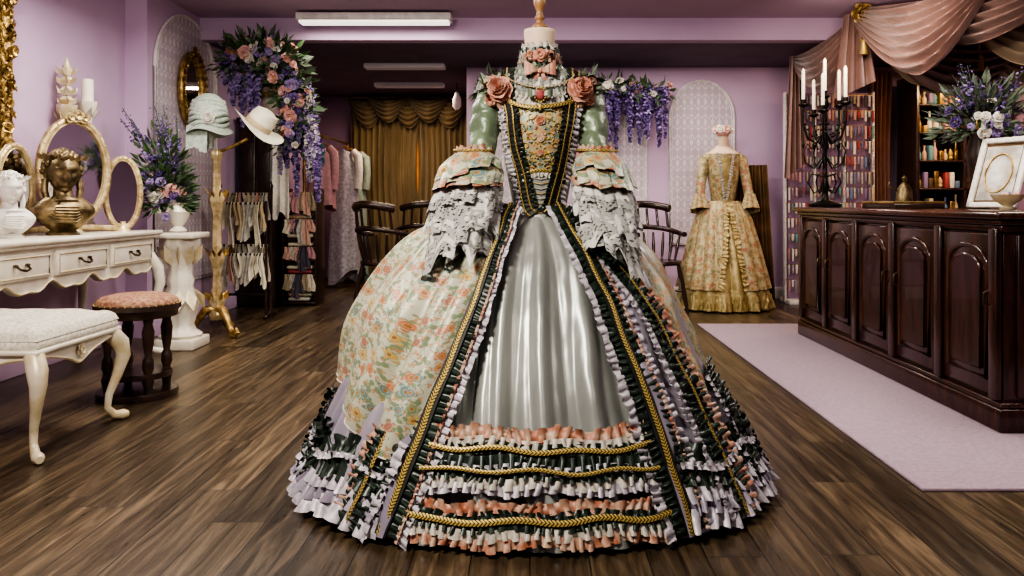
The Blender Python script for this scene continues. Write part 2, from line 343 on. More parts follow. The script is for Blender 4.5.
def gbraid(mb,path,w,off,s0=0,s1=1,center=0.0,taper=None):
    L=plen(path,s0,s1); n=max(10,int(L/.005)); cache=[frm(path,s0+(s1-s0)*i/n) for i in range(n+1)]
    def fn(u,v):
        p,N,T,A=cache[int(round(u*n))]; c=2*v-1; sc=1 if taper is None else taper(s0+(s1-s0)*u)
        ww=w*.5*(1+.14*math.sin(u*L*2*pi/.012))*sc
        return p+A*(center*sc+c*ww+.002*math.sin(u*L*30))+N*(off+.001*(1-c*c))
    mb.grid(fn,n,4,'gimp',uvs=(L,1))
# ---------------------------------------------------------------- room shell
b=MB(); b.box((.8,4,-.05),(8.2,13.4,.1),'floor',0); b.finish('floor')
b=MB(); b.box((.8,2.1,2.60),(8,9.4,.1),'ceil',0); b.finish('ceiling')
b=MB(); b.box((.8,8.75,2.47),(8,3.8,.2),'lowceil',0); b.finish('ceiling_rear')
b=MB(); b.box((.8,6.83,2.455),(8,.14,.19),'wall',.005); b.finish('ceiling_beam')
b=MB(); b.box((-3.05,1.66,1.25),(.2,8.34,2.6),'wall',0)
b.box((-2.99,8.23,1.25),(.4,4.8,2.6),'wall',0); b.finish('wall_left')
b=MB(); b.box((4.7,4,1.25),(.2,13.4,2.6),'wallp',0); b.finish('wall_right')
b=MB(); b.box((1.975,8.3,1.25),(5.25,.2,2.5),'wall',0); b.finish('wall_back')
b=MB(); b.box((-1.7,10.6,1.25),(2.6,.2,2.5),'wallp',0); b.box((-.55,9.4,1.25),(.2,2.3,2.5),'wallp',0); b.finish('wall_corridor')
b=MB(); b.box((.8,-2.6,1.25),(8,.2,2.6),'wall',0); b.finish('wall_front')
b=MB(); b.box((2.2,8.19,.06),(4.7,.02,.12),'white',.004); b.finish('baseboard_back')
b=MB(); b.box((-2.935,3,.06),(.02,5.6,.12),'wall',.004); b.box((-2.775,8,.06),(.02,4.3,.12),'wall',.004); b.finish('baseboard_left')
b=MB(); b.box((2.35,4.6,.006),(2.0,3.7,.012),'rug',.004); b.finish('area_rug')
def archloop(w,h,hs,n=20):
    return [(-w/2,0),(w/2,0)]+[(w/2*math.cos(pi*i/n),hs+(h-hs)*math.sin(pi*i/n)) for i in range(n+1)]
def arch_panel(name,c,w,h,hs,axis):
    b=MB(); lp=archloop(w,h,hs)
    f=(lambda x,y,o:(c[0]+x,c[1]-o,c[2]+y)) if axis=='y' else (lambda x,y,o:(c[0]+o,c[1]+x,c[2]+y))
    b.prism([f(x,y,.002) for x,y in lp],(0,-.008,0) if axis=='y' else (.008,0,0),'damask',[(x,y) for x,y in lp])
    b.tube([f(x,y,.012) for x,y in lp],.012,6,'white',closed=True)
    b.tube([f(x*.93,y*.985+.02,.012) for x,y in lp],.005,5,'white',closed=True)
    b.finish(name)
for i,x in enumerate((1.76,.86,-.1)): arch_panel('arched_wall_panel',(x,8.2,.55),.66,1.68,1.3,'y')
arch_panel('arched_wall_panel',(-2.79,6.50,.35),1.16,2.14,1.65,'x')
b=MB(); b.box((-1.27,6.55,2.50),(1.26,.16,.06),'white',.01); b.box((-1.27,6.55,2.462),(1.22,.12,.03),'tube',.01); b.finish('fluorescent_ceiling_light')
for (x,y) in ((-1.25,8.0),(-1.4,9.3)):
    b=MB(); b.box((x,y,2.345),(.8,.16,.05),'tubedim',.01); b.finish('fluorescent_ceiling_light')
b=MB(); b.tube([(-.85,9.3,2.37),(-.85,9.3,2.25)],.006,6,'iron'); b.lathe([(.02,.0),(.05,-.08),(.05,-.16),(.02,-.2)],(-.85,9.3,2.26),12,'tubedim'); b.finish('pendant_lamp')
# ---------------------------------------------------------------- MAIN GOWN
g=MB(); GX,GY=.015,2.87
ta=tab([(-.01,.80),(.03,.79),(.2,.715),(.40,.62),(.65,.50),(.80,.40),(.88,.31),(.93,.20),(.97,.105)],.05)
tb=tab([(-.01,.62),(.03,.61),(.2,.55),(.40,.47),(.65,.35),(.80,.26),(.88,.20),(.93,.145),(.97,.095)],.05)
def SK(th,z):
    sn=math.sin(th); r=1-.09*max(0,sn)**1.5*math.exp(-((z-.55)/.38)**2)
    return V((GX+ta(z)*sn*r,GY-tb(z)*math.cos(th),z))
def SN(th,z):
    e=.01; a=SK(th+e,z)-SK(th-e,z); c=SK(th,z+e)-SK(th,z-e); n=a.cross(c).normalized()
    return n if n.dot(V((math.sin(th),-math.cos(th),0)))>0 else -n
def fold(th,z,k,amp,ph=0):
    t=max(0,(.97-z)/.97); a=th*k+.7*math.sin(th*k*.31+ph)+ph+.35*math.sin(z*3+th*2)
    r=amp*t**.6*(2*math.sqrt(math.sin(a)**2+.015)-1.1)
    b_=a*2.1+1.5*math.sin(z*2.6+th*3)
    return r+amp*.45*t**.7*(2*math.sqrt(math.sin(b_)**2+.03)-1)+amp*.05*math.sin(z*26+th*9)*math.sin(th*23+z*5)
D=math.radians
thL=tab([(0,-D(33)),(.38,-D(27.5)),(.68,-D(21)),(.88,-D(19)),(.93,-D(24)),(.97,-D(30))],.04)
thR=tab([(0,D(33.5)),(.38,D(32)),(.68,D(27)),(.88,D(21)),(.93,D(24)),(.97,D(30))],.04)
g.grid(lambda u,v:(lambda th,z:SK(th,z)+SN(th,z)*(fold(th,z,10.5,.034,.5)-.018))(-pi+2*pi*u,.965-.955*v),640,80,'satin',(5,1))
def over(u,v):
    z=.965-.95*v; a=thR(z)-.02; c=2*pi+thL(z)+.02; th=a+(c-a)*u
    return SK(th,z)+SN(th,z)*(.028+fold(th,z,11,.020,1.0))
g.grid(over,480,60,'lav',(4,1))
ze=tab([(-3.0,.20),(-2.2,.30),(-1.57,.36),(-1.25,.36),(-1.0,.29),(-.75,.215),(-.6,.20),(-.5,.25)],.04)
def drl(u,v):
    th=-D(30)-D(145)*u; zt=.955; z=zt-(zt-ze(th))*v
    if u<.1: th=thL(z)*(1-u/.1)+th*(u/.1)
    puff=.03+.062*math.sin(pi*min(1,v**1.1))*min(1,u*6+.25)
    a=th*9+v*1.6+.8*math.sin(th*4+v*2)
    f=.030*(2*math.sqrt(math.sin(a)**2+.015)-1.1)*(.35+v*.8)+.013*(2*math.sqrt(math.sin(a*2.3+v*3)**2+.03)-1)
    f+=.007*math.sin(v*13+th*6)*math.sin(pi*v)
    return SK(th,z)+SN(th,z)*(puff+f*min(1,u*8+.2))
g.grid(drl,340,80,'brocade',(1.7,.85))
g.grid(lambda u,v:drl(u,1)+V((0,0,-.022*v))-SN(-D(30)-D(145)*u,.3)*(.03*v),320,2,'brocade',(1.7,.02),uvo=(0,.85))
g.tube([drl(i/320,1) for i in range(321)],.003,5,'cream')
zr=tab([(.5,.20),(1.0,.3),(1.57,.36),(2.2,.3),(3.0,.2)],.05)
def drr(u,v):
    th=D(46)+D(120)*u; z=.955-(.955-zr(th))*v
    puff=.032+.015*math.sin(pi*v); f=.016*math.sin(th*18+v*2)*(.3+v)+.006*math.sin(v*17+th*6)
    return SK(th,z)+SN(th,z)*(puff+f*.8)
g.grid(drr,240,60,'broc2',(1.6,.8))
def rob(f,dth=0):
    def path(s):
        z=.955-.935*s; th=f(z)+dth*min(1,s*2.2+.15); return SK(th,z),SN(th,z)
    return path
tp=lambda s:.48+.57*min(1,s*1.35)
def robing(path,k=1.0):
    n=110; ca=[frm(path,i/n) for i in range(n+1)]
    g.grid(lambda u,v:(lambda c,t:c[0]+c[3]*(.054*k*(2*v-1)*t)+c[1]*.034)(ca[int(round(u*n))],tp(u)),n,3,'black')
    ruf(g,path,-.088*k,-.050*k,.012,.028,.038,'frill','lo',taper=tp,nv=5)
    ruf(g,path,.050*k,.088*k,.012,.028,.038,'frill','hi',taper=tp,nv=5)
    ruf(g,path,-.064*k,-.053*k,.004,.018,.048,'orange','lo',taper=tp,nv=2)
    ruf(g,path,-.058*k,-.016*k,.0105,.024,.043,'dark','lo',taper=tp,nv=5)
    ruf(g,path,.016*k,.058*k,.0105,.024,.043,'dark','hi',taper=tp,nv=5)
    g.grid(lambda u,v:(lambda c,t:c[0]+c[3]*(.020*k*(2*v-1)*t)+c[1]*.050)(ca[int(round(u*n))],tp(u)),n,2,'black')
    gbraid(g,path,.020*k,.0525,taper=tp)
PL=rob(thL); PR=rob(thR)
robing(PL,.95); robing(PR,.95)
PR2=rob(thR,D(15)); PL2=rob(thL,-D(11.5))
for P2,a,w in ((PR2,.10,1),(PL2,.72,-1)):
    ruf(g,P2,-.078,-.036,.012,.028,.052,'dark','both',s0=a,taper=tp,nv=5)
    ruf(g,P2,-.024,.018,.012,.028,.054,'dark','both',s0=a,taper=tp,nv=5)
    gbraid(g,P2,.013,.064,s0=a,center=-.030,taper=tp)
    ruf(g,P2,.014,.042,.010,.024,.052,'frill' if w>0 else 'orange','hi',s0=a,taper=tp)
    ruf(g,P2,-.110,-.074,.009,.026,.050,'orange' if w>0 else 'frill','lo',s0=a,taper=tp)
def hor(z,wob=.005):
    def path(s):
        t0=thL(z)+.06; t1=thR(z)-.06
        th=t0+(t1-t0)*s; zz=z+wob*math.sin(th*19+z*40)+.004*math.sin(th*7+z*11); return SK(th,zz),SN(th,zz)
    return path
ruf(g,hor(.303),-.022,.018,.012,.034,.032,'orange','both',nv=5)
ruf(g,hor(.290),-.004,.022,.009,.028,.038,'cream','hi')
ruf(g,hor(.268),-.012,.022,.009,.026,.036,'dark','both')
gbraid(g,hor(.262),.014,.050)
ruf(g,hor(.240),-.008,.030,.010,.026,.040,'dark','hi',nv=5)
ruf(g,hor(.220),-.006,.018,.009,.026,.040,'frill','hi')
ruf(g,hor(.205),-.014,.024,.009,.026,.042,'dark','both')
gbraid(g,hor(.208),.011,.057)
ruf(g,hor(.186),-.006,.024,.012,.032,.038,'cream','hi',nv=5)
ruf(g,hor(.170),-.006,.024,.012,.032,.036,'frill','hi',nv=5)
ruf(g,hor(.116),-.018,.018,.012,.034,.030,'orange','both',nv=5)
ruf(g,hor(.096),-.012,.014,.007,.024,.036,'dark','both')
gbraid(g,hor(.084),.017,.047)
ruf(g,hor(.074),-.004,.018,.009,.026,.038,'dark','hi')
ruf(g,hor(.058),-.010,.022,.012,.032,.036,'cream','hi',nv=5)
ruf(g,hor(.038),-.010,.022,.013,.034,.032,'orange','hi',nv=5)
def hemp(z,wob=.01):
    def path(s):
        a=thR(0)+.02; c=2*pi+thL(0)-.02; th=a+(c-a)*s; zz=z+wob*math.sin(th*13); return SK(th,zz),SN(th,zz)
    return path
ruf(g,hemp(.060),-.01,.050,.024,.052,.050,'frill','hi',nv=6)
ruf(g,hemp(.095),-.01,.045,.021,.046,.050,'lav','hi',nv=6)
ruf(g,hemp(.116),-.01,.032,.018,.040,.052,'frill','hi',nv=5)
ruf(g,hemp(.150),-.034,.032,.018,.038,.050,'dark','both',nv=6)
ruf(g,hemp(.205,.02),-.030,.030,.017,.038,.048,'dark','both',nv=6)
ruf(g,hemp(.178,.015),-.010,.010,.010,.026,.064,'frill','both',nv=4)
for th0,z0 in ((-D(86),.32),(-D(72),.24),(D(70),.42),(D(84),.34)):
    pth=lambda s,th0=th0,z0=z0:(SK(th0+.05*math.sin(s*5),z0-(z0-.06)*s),SN(th0,z0-(z0-.06)*s))
    ruf(g,pth,-.05,.0,.014,.030,.056,'dark','both'); ruf(g,pth,-.005,.04,.014,.030,.058,'dark','both'); ruf(g,pth,.035,.060,.010,.026,.054,'frill','hi')
# bodice
BX=.035
ba=tab([(.93,.110),(.96,.096),(1.0,.099),(1.1,.118),(1.2,.136),(1.28,.146),(1.36,.154),(1.41,.168),(1.44,.155),(1.47,.09),(1.50,.062)],.035)
bb=tab([(.93,.10),(.96,.092),(1.0,.094),(1.1,.108),(1.2,.130),(1.27,.135),(1.34,.112),(1.41,.088),(1.45,.07),(1.5,.058)],.035)
def BD(th,z): return V((BX+ba(z)*math.sin(th),GY-bb(z)*math.cos(th),z))
def BN(th,z):
    a=BD(th+.01,z)-BD(th-.01,z); c=BD(th,z+.008)-BD(th,z-.008); n=a.cross(c).normalized()
    return n if n.dot(V((math.sin(th),-math.cos(th),0)))>0 else -n
g.grid(lambda u,v:BD(-pi+2*pi*u,.93+.57*v),64,50,'sage',(1,.6))
bx=tab([(.93,.010),(.97,.034),(1.08,.056),(1.18,.078),(1.3,.096),(1.42,.118),(1.46,.118)],.03)
def bth(z): return math.asin(min(.97,bx(z)/ba(z)))
def bp_(z0,h,mat,uv,n=14,o=.006,k=1): g.grid(lambda u,v:(lambda z:(lambda th:BD(th,z)+BN(th,z)*o)((2*u-1)*bth(z)*k))(z0+h*v),24,n,mat,uv)
bp_(.93,.18,'satin',(.1,.15)); bp_(1.10,.24,'stom',(.20,.24),20); bp_(1.33,.12,'form',(.22,.1),10)
def bsc(z,sag): return lambda s:(BD((2*s-1)*bth(z)*1.0,z+sag*(2*s-1)**2),BN((2*s-1)*bth(z),z))
ruf(g,bsc(1.325,.03),-.022,.012,.006,.018,.014,'cream','both'); gbraid(g,bsc(1.315,.03),.014,.022)
for zz,mm in ((1.432,'laced'),(1.405,'lace'),(1.375,'laced'),(1.348,'cream')): ruf(g,bsc(zz,.022),-.016,.020,.005,.020,.010,mm,'both')
gbraid(g,bsc(1.11,-.02),.012,.014); ruf(g,bsc(1.10,-.02),-.004,.014,.005,.014,.012,'cream','hi')
for sg in (-1,1):
    for (cx_,cz_,rr,tn) in ((.030,1.29,.022,2.3),(.055,1.25,.020,2.2),(.024,1.22,.020,2.4),(.046,1.19,.018,2.0),(.020,1.155,.018,2.2),(.040,1.14,.014,2),(.070,1.30,.016,2)):
        pts=[]
        for i in range(24):
            t=i/23; a=tn*pi*t+cz_*20; r_=rr*(1-.8*t); x=sg*(cx_+r_*math.cos(a)); z=cz_+r_*math.sin(a); th=math.asin(max(-.95,min(.95,x/ba(z)))); pts.append(BD(th,z)+BN(th,z)*.009)
        g.tube(pts,.0018,5,'gold')
for k in range(90):
    z=R.uniform(1.115,1.315); u=R.uniform(0,.92)
    m_=R.choice(['gold','orange','gold','sagel','sage','dark','cream']); r_=R.uniform(.002,.0045)
    for sg in (-1,1):
        th=sg*u*bth(z); g.ell(BD(th,z)+BN(th,z)*.008,r_,m_,6,4)
for z,r_ in ((1.275,.016),(1.215,.013),(1.165,.011)): g.flower(BD(0,z)+V((0,-.010,0)),(0,-1,0),r_,'orange','gold',2,6)
for k in range(8):
    z=1.085-.017*k; t=bth(z)*.8; g.tube([BD(-t,z)+BN(-t,z)*.01,BD(0,z-.008)+BN(0,z)*.012,BD(t,z)+BN(t,z)*.01],.0016,5,'gold' if k%2 else 'cream')
for sg in (-1,1):
    pth=lambda s,sg=sg:(lambda z:(BD(sg*bth(z),z),BN(sg*bth(z),z)))(1.45-.50*s)
    ruf(g,pth,-.023,.023,.002,.018,.015,'black','both')
    a_,c_=(.020,.042) if sg<0 else (-.042,-.020)
    ruf(g,pth,a_,c_,.006,.018,.015,'frill','hi' if sg<0 else 'lo')
    a_,c_=(-.034,-.020) if sg<0 else (.020,.034)
    ruf(g,pth,a_,c_,.005,.016,.014,'dark','lo' if sg<0 else 'hi')
    for cc in (-.013,.013): gbraid(g,pth,.006,.0205,center=cc)
    p2=lambda s,sg=sg:(lambda z:(BD(sg*(bth(z)+.45),z),BN(sg*(bth(z)+.45),z)))(1.38-.42*s)
    ruf(g,p2,-.010,.010,.005,.018,.008,'cream','both')
    # sleeve: upper arm drops, elbow bends forward so the flounces hang in front of the panniers
    sh=V((BX+sg*.160,GY,1.405)); el=V((BX+sg*(.212 if sg<0 else .198),GY-.07,1.14)); wr=V((BX+sg*.215,GY-.22,1.05))
    pts=[sh-V((sg*.05,0,-.01)),sh,sh.lerp(el,.25)+V((sg*.010,.01,0)),sh.lerp(el,.5)+V((sg*.008,.01,0)),sh.lerp(el,.75),el,el.lerp(wr,.6)]
    def slv(u,v,pts=pts):
        q=v*6; k=min(5,int(q)); p=pts[k].lerp(pts[k+1],q-k); rr=np.interp(q,[0,1,2,3,4,5,6],[.045,.052,.056,.053,.049,.046,.040])
        a=2*pi*u; w_=2*abs(math.sin(v*15+.9*math.sin(a+v*5)+.5*math.sin(2*a)))-1
        rr+=.0035*w_+.003*math.sin(a*4+v*7)*math.sin(v*9)
        return p+V((rr*math.cos(a),rr*math.sin(a),.0))
    g.grid(slv,48,90,'sage',(.3,.4),True)
    cs=lambda s,sh=sh:(sh+V((.057*math.cos(2*pi*s),.057*math.sin(2*pi*s),.01)),V((math.cos(2*pi*s),math.sin(2*pi*s),.4)).normalized())
    ruf(g,cs,-.02,.025,.007,.024,.004,'laced','both')
    ec=V((BX+sg*.228-(.032 if sg>0 else 0),GY-.135,1.14))
    def fl(zt,h,r0,r1,nw,mat,ox=0,ph=0,tilt=.20,depth=.16,scal=.0,fy=.05):
        # soft gathered flounce: bulges out over the elbow then hangs with irregular drooping flutes
        js=[R.uniform(.4,1.3) for _ in range(nw+1)]; js[nw]=js[0]
        def fn(u,v):
            a=2*pi*u; q=u*nw; k=int(q)%nw; f=q-int(q); f=f*f*(3-2*f); j=js[k]*(1-f)+js[k+1]*f
            r=r0+(r1-r0)*math.sin(min(1,v*1.5)*pi/2)*(1+.06*math.sin(2*a+ph)); fl_=math.cos(2*pi*q+1.1*math.sin(a*2+ph)+.5*v)
            w=1+depth*j*v**1.1*fl_
            a2=a+(.12/nw*6)*v*math.sin(4*pi*q)+.06*v*math.sin(3*a+ph)
            dz=h*v*(1+tilt*math.cos(a-(0 if sg>0 else pi))+.14*math.sin(2*a+ph)+.10*j*fl_)+scal*v**4*abs(math.sin(pi*q*2))
            return V((ec.x+ox*sg*v+r*w*math.cos(a2),ec.y-fy*v+r*w*.80*math.sin(a2),zt-dz))
        g.grid(fn,nw*18,18,mat,(r1*5,h))
    k=.96 if sg<0 else .86
    fl(1.172,.075,.046,.102*k,7,'brocade',ox=.015,ph=1+sg,depth=.13)
    fl(1.140,.085,.075,.116*k,8,'brocade',ox=.02,ph=4+sg,depth=.13)
    fl(1.082,.034,.100,.114*k,11,'orange',ox=.02,ph=2,depth=.08)
    fl(1.080,.085,.090,.120*k,9,'lace',ox=.025,ph=3+sg,depth=.13,scal=.01)
    fl(1.065,.135,.082,.120*k,8,'lace',ox=.03,ph=5,depth=.15,scal=.012,fy=.08)
    fl(1.055,.185,.070,.112*k,8,'lace',ox=.035,ph=.5,depth=.18,scal=.014,fy=.11)
    fl(1.050,.225,.058,.098*k,7,'lace',ox=.045,ph=2.5,depth=.22,scal=.016,fy=.14)
    fl(1.040,.210,.045,.080*k,6,'laced',ox=.02,ph=1.5,depth=.22,fy=.13)
    oc=lambda s,ec=ec:(ec+V((.050*math.cos(2*pi*s),.050*math.sin(2*pi*s)+.02,.026)),V((math.cos(2*pi*s),math.sin(2*pi*s),.3)).normalized())
    ruf(g,oc,-.018,.018,.007,.022,.012,'orange','both')
    gbraid(g,oc,.008,.022)
    c0=V((BX+sg*.138,GY-.085,1.385))
    g.flower(c0,(sg*.25,-1,.25),.046,'rose',None,6,10); g.flower(c0+V((sg*.035,.015,.030)),(sg*.6,-1,.6),.028,'orange',None,3,6); g.flower(c0+V((-sg*.01,.005,-.045)),(0,-1,-.5),.024,'orange',None,3,6); g.flower(c0+V((sg*.03,.01,-.03)),(sg*.4,-1,-.5),.026,'rose',None,3,6)
    for k2 in range(26):
        g.leaf(c0+V((sg*R.uniform(-.02,.05),R.uniform(0,.05),R.uniform(-.02,.06))),(sg*R.uniform(0,1),R.uniform(-.6,.2),R.uniform(-.2,1)),.055,['sagel','dark','laced','leaf'][k2%4],.35)
def bow(c,w,h,m1,m2,tl):
    for sg in (-1,1):
        for q,mm in ((1.0,m1),(.68,m2)):
            g.grid(lambda u,v:c+V((sg*(.003+w*q*math.sin(pi*u*.5)),-.006-.018*math.sin(pi*u)-.004/q,(h*(v-.5)*2*(.25+math.sin(pi*u*.58)))*q+.010*u)),20,5,mm)
        g.grid(lambda u,v:c+V((sg*(.004+tl*.45*u+.020*(v-.5)*(.5+u)),-.006-.006*math.sin(u*8),-.002-tl*u)),14,3,m1)
    g.ell(c+V((0,-.014,0)),(.009,.008,.010),m1)
bow(V((BX,GY-.088,1.452)),.052,.020,'rose','orange',.07)
pb=BD(0,1.362)+V((0,-.024,0))
bow(pb+V((0,.004,0)),.040,.012,'sagel','cream',.05)
g.ell(pb+V((0,-.018,0)),(.014,.007,.018),COL[9])
for i in range(14): a=2*pi*i/14; g.ell(pb+V((.019*math.cos(a),-.018,.024*math.sin(a))),.004,'gold',6,4)
g.ell(pb+V((0,-.014,-.042)),(.007,.005,.012),'gold')
for i in range(44):
    t=(i/43*2-1); g.ell(BD(t*.80,1.440-.055*(1-t*t))+BN(t*.80,1.40)*.020,.0035,'gold' if i%2 else 'cream',6,4)
g.lathe([(.056,1.44),(.054,1.50),(.053,1.56),(.057,1.60),(.056,1.612),(.03,1.618),(.0,1.619)],(BX,GY,0),28,'form',cap=False)
g.lathe([(.024,1.615),(.030,1.622),(.024,1.632),(.012,1.638),(.012,1.648),(.020,1.655),(.013,1.665),(.011,1.68),(.018,1.695),(.023,1.712),(.019,1.728),(.008,1.738),(.001,1.74)],(BX,GY,0),20,'wood')
def ring(r,z,tz=0): return lambda s:(V((BX+r*math.sin(2*pi*s),GY-r*math.cos(2*pi*s),z-tz*math.cos(2*pi*s))),V((math.sin(2*pi*s),-math.cos(2*pi*s),.2)).normalized())
ruf(g,ring(.058,1.540),-.018,.012,.007,.020,.006,'cream','both')
ruf(g,ring(.058,1.520),-.016,.014,.006,.020,.014,'dark','both')
ruf(g,ring(.060,1.502),-.014,.016,.008,.022,.014,'orange','both')
ruf(g,ring(.066,1.478,.02),-.012,.022,.009,.022,.014,'laced','both')
ruf(g,ring(.078,1.455,.035),-.012,.026,.009,.024,.010,'lace','both')
for k,(x,z,r) in enumerate(((0,1.510,.024),(-.030,1.515,.018),(.030,1.515,.018),(-.048,1.505,.014),(.048,1.505,.014))):
    g.flower((BX+x,GY-.078+abs(x)*.5,z),(x*8,-1,.1),r,'orange' if k%2 else 'rose','gold',3,6)
for k in range(30): g.leaf((BX+R.uniform(-.055,.055),GY-.072,R.uniform(1.44,1.53)),(R.uniform(-1,1),-.4,R.uniform(-1,1)),.03,['sagel','dark','cream'][k%3],.4)
pth=lambda s:(lambda th,z:(SK(th,z)+SN(th,z)*.03,SN(th,z)))(.47+.10*s,.92-.16*s)
ruf(g,pth,-.026,.0,.012,.026,.045,'dark','both'); ruf(g,pth,.0,.026,.012,.026,.048,'dark','both')
g.finish('baroque_gown_on_mannequin',85)
# ---------------------------------------------------------------- SECOND GOWN
g=MB(); X2,Y2=1.81,7.50
qa=tab([(0,.43),(.25,.38),(.6,.30),(.85,.23),(.95,.17),(1.01,.115)],.05); qb=tab([(0,.40),(.25,.36),(.6,.28),(.9,.17),(1.01,.10)],.05)
def S2(th,z,o=0):
    f=.028*(2*abs(math.sin(th*9+z))-1)*(1.05-z); return V((X2+(qa(z)+f+o)*math.sin(th),Y2-(qb(z)+f+o)*math.cos(th),z))
g.grid(lambda u,v:S2(-pi+2*pi*u,1.0-.985*v),200,24,'gownyel',(2.5,1))
def op(z): return .06+.26*(1-z)
g.grid(lambda u,v:(lambda z:S2(op(z)+(2*pi-2*op(z))*u,z,.03))(1.0-.80*v),200,24,'gownfl',(2.5,.85))
def p2g(sg): return lambda s:(lambda z:(lambda t:(S2(t,z,.03),V((math.sin(t),-math.cos(t),0))))(sg*op(z)))(1.0-.80*s)
for sg in (-1,1): ruf(g,p2g(sg),-.022,.022,.010,.04,.01,'gownyel','both')
for z in (.07,.13): ruf(g,lambda s,z=z:(S2(-1.5+3.0*s,z),V((math.sin(-1.5+3.0*s),-math.cos(-1.5+3.0*s),0))),-.02,.045,.014,.05,.012,'gownyel','hi')
b2=tab([(1.0,.11),(1.1,.125),(1.25,.150),(1.38,.158),(1.44,.16),(1.48,.1),(1.52,.055),(1.60,.055)],.03)
g.grid(lambda u,v:(lambda z:V((X2+b2(z)*math.sin(2*pi*u),Y2-b2(z)*.68*math.cos(2*pi*u),z)))(1.0+.44*v),40,24,'gownfl',(1,.5))
g.grid(lambda u,v:(lambda z:V((X2+b2(z)*math.sin(2*pi*u),Y2-b2(z)*.68*math.cos(2*pi*u),z)))(1.44+.08*v),40,8,'form',(1,.5))
g.grid(lambda u,v:(lambda z,w:V((X2+b2(z)*math.sin((2*u-1)*w),Y2-.008-b2(z)*.68*math.cos((2*u-1)*w),z)))(1.0+.40*v,.10+.35*v),10,12,'gownyel',(1,.5))
for sg in (-1,1): ruf(g,lambda s:(lambda z,w:(V((X2+b2(z)*math.sin(sg*w),Y2-.01-b2(z)*.68*math.cos(w),z)),V((0,-1,0))))(1.44-.44*s,.10+.35*(1-s)),-.012,.012,.006,.025,.008,'cream','both')
g.lathe([(.05,1.46),(.05,1.56),(.052,1.60),(.02,1.62),(.0,1.625)],(X2,Y2,0),16,'form')
for i in range(9): a=2*pi*i/9; g.flower((X2+.07*math.cos(a),Y2+.06*math.sin(a),1.67),(math.cos(a),math.sin(a)-.4,.6),.042,'fpink' if i%2 else 'fwhite','gold',2,5)
g.lathe([(.05,0),(.07,.03),(.05,.06),(.0,.07)],(X2,Y2,1.61),14,'fpink',cap=False)
for sg in (-1,1):
    g.tube([(X2+sg*.12,Y2,1.43),(X2+sg*.175,Y2,1.38),(X2+sg*.20,Y2-.02,1.25),(X2+sg*.22,Y2-.04,1.12),(X2+sg*.23,Y2-.07,1.02)],[.045,.055,.048,.045,.045],14,'gownfl')
    g.grid(lambda u,v:V((X2+sg*.232+(.045+.045*v)*(1+.14*math.sin(6*2*pi*u))*math.cos(2*pi*u),Y2-.07+(.045+.045*v)*(1+.14*math.sin(6*2*pi*u))*math.sin(2*pi*u),1.07-.16*v*(1+.2*math.sin(2*pi*u)))),60,8,'gownfl',(.8,.3))
g.grid(lambda u,v:V((X2+.12+.30*u+.08*v*(u),Y2+.16-.12*u+.02*math.sin(u*30),1.34-1.32*v)),60,14,'capeb',(1,1))
g.finish('gold_floral_gown_on_mannequin',60)
# ---------------------------------------------------------------- furniture
def cab(mb,x,y,zt,dx,dy,r,mat,z0=0):
    h=zt-z0
    P_=[(0,1,1.25),(.035,.86,1.3),(.045,.72,1.05),(.025,.5,.72),(0,.3,.55),(-.005,.16,.5),(.015,.07,.62),(.045,.025,.8),(.06,.02,.5)]
    mb.tube([(x+dx*a*1.2,y+dy*a*1.2,z0+h*b_+ (0 if b_>.05 else r*.4)) for a,b_,c in P_],[r*c for _,_,c in P_],10,mat)
v=MB(); xf=-2.4; y0,y1=2.9,5.22
v.box((-2.665,(y0+y1)/2,.798),(.55,y1-y0,.028),'ivory',.01)
v.box((-2.665,(y0+y1)/2,.776),(.52,y1-y0-.03,.02),'ivory',.006)
lp=[(y0+.05,.77),(y1-.05,.77),(y1-.05,.58)]
n=60
for i in range(n+1):
    t=i/n; y=y1-.05-(y1-y0-.1)*t; lp.append((y,.56+.022*math.cos(t*2*pi*6)+.012*math.cos(t*2*pi*12)))
v.prism([(xf-.03,a,c) for a,c in lp],(-.03,0,0),'ivory')
v.tube([(xf-.028,a,c+.008) for a,c in lp[3:]],.007,6,'ivgold')
v.box((-2.67,y1-.08,.68),(.46,.03,.19),'ivory',.004); v.box((-2.67,y0+.06,.68),(.46,.03,.19),'ivory',.004)
v.box((-2.9,(y0+y1)/2,.68),(.02,y1-y0-.1,.2),'ivory',.004)
nd_=4; w=(y1-y0-.16)/nd_
for i in range(nd_):
    yc=y0+.08+w*(i+.5)
    v.box((xf-.024,yc,.682),(.02,w-.045,.13),'ivory',.006)
    lo=[(xf-.012,yc+sx*(w*.5-.045),.682+sz*.048) for sx,sz in ((-1,-1),(1,-1),(1,1),(-1,1))]
    v.tube(lo,.004,5,'ivgold',closed=True)
    v.tube([(xf-.008,yc-.045,.695),(xf+.012,yc-.035,.675),(xf+.018,yc,.668),(xf+.012,yc+.035,.675),(xf-.008,yc+.045,.695)],.006,6,'pull')
    for sg in (-1,1): v.lathe([(.012,-.004),(.014,0),(.006,.006)],(xf-.008,yc+sg*.045,.695),10,'pull')
for (x,y,dx,dy) in ((xf-.05,y1-.09,1,1),(xf-.05,y0+.08,1,-1),(-2.88,y1-.09,-.3,1),(-2.88,y0+.08,-.3,-1)):
    cab(v,x,y,.66,dx,dy,.030,'ivory')
v.finish('vanity_table')
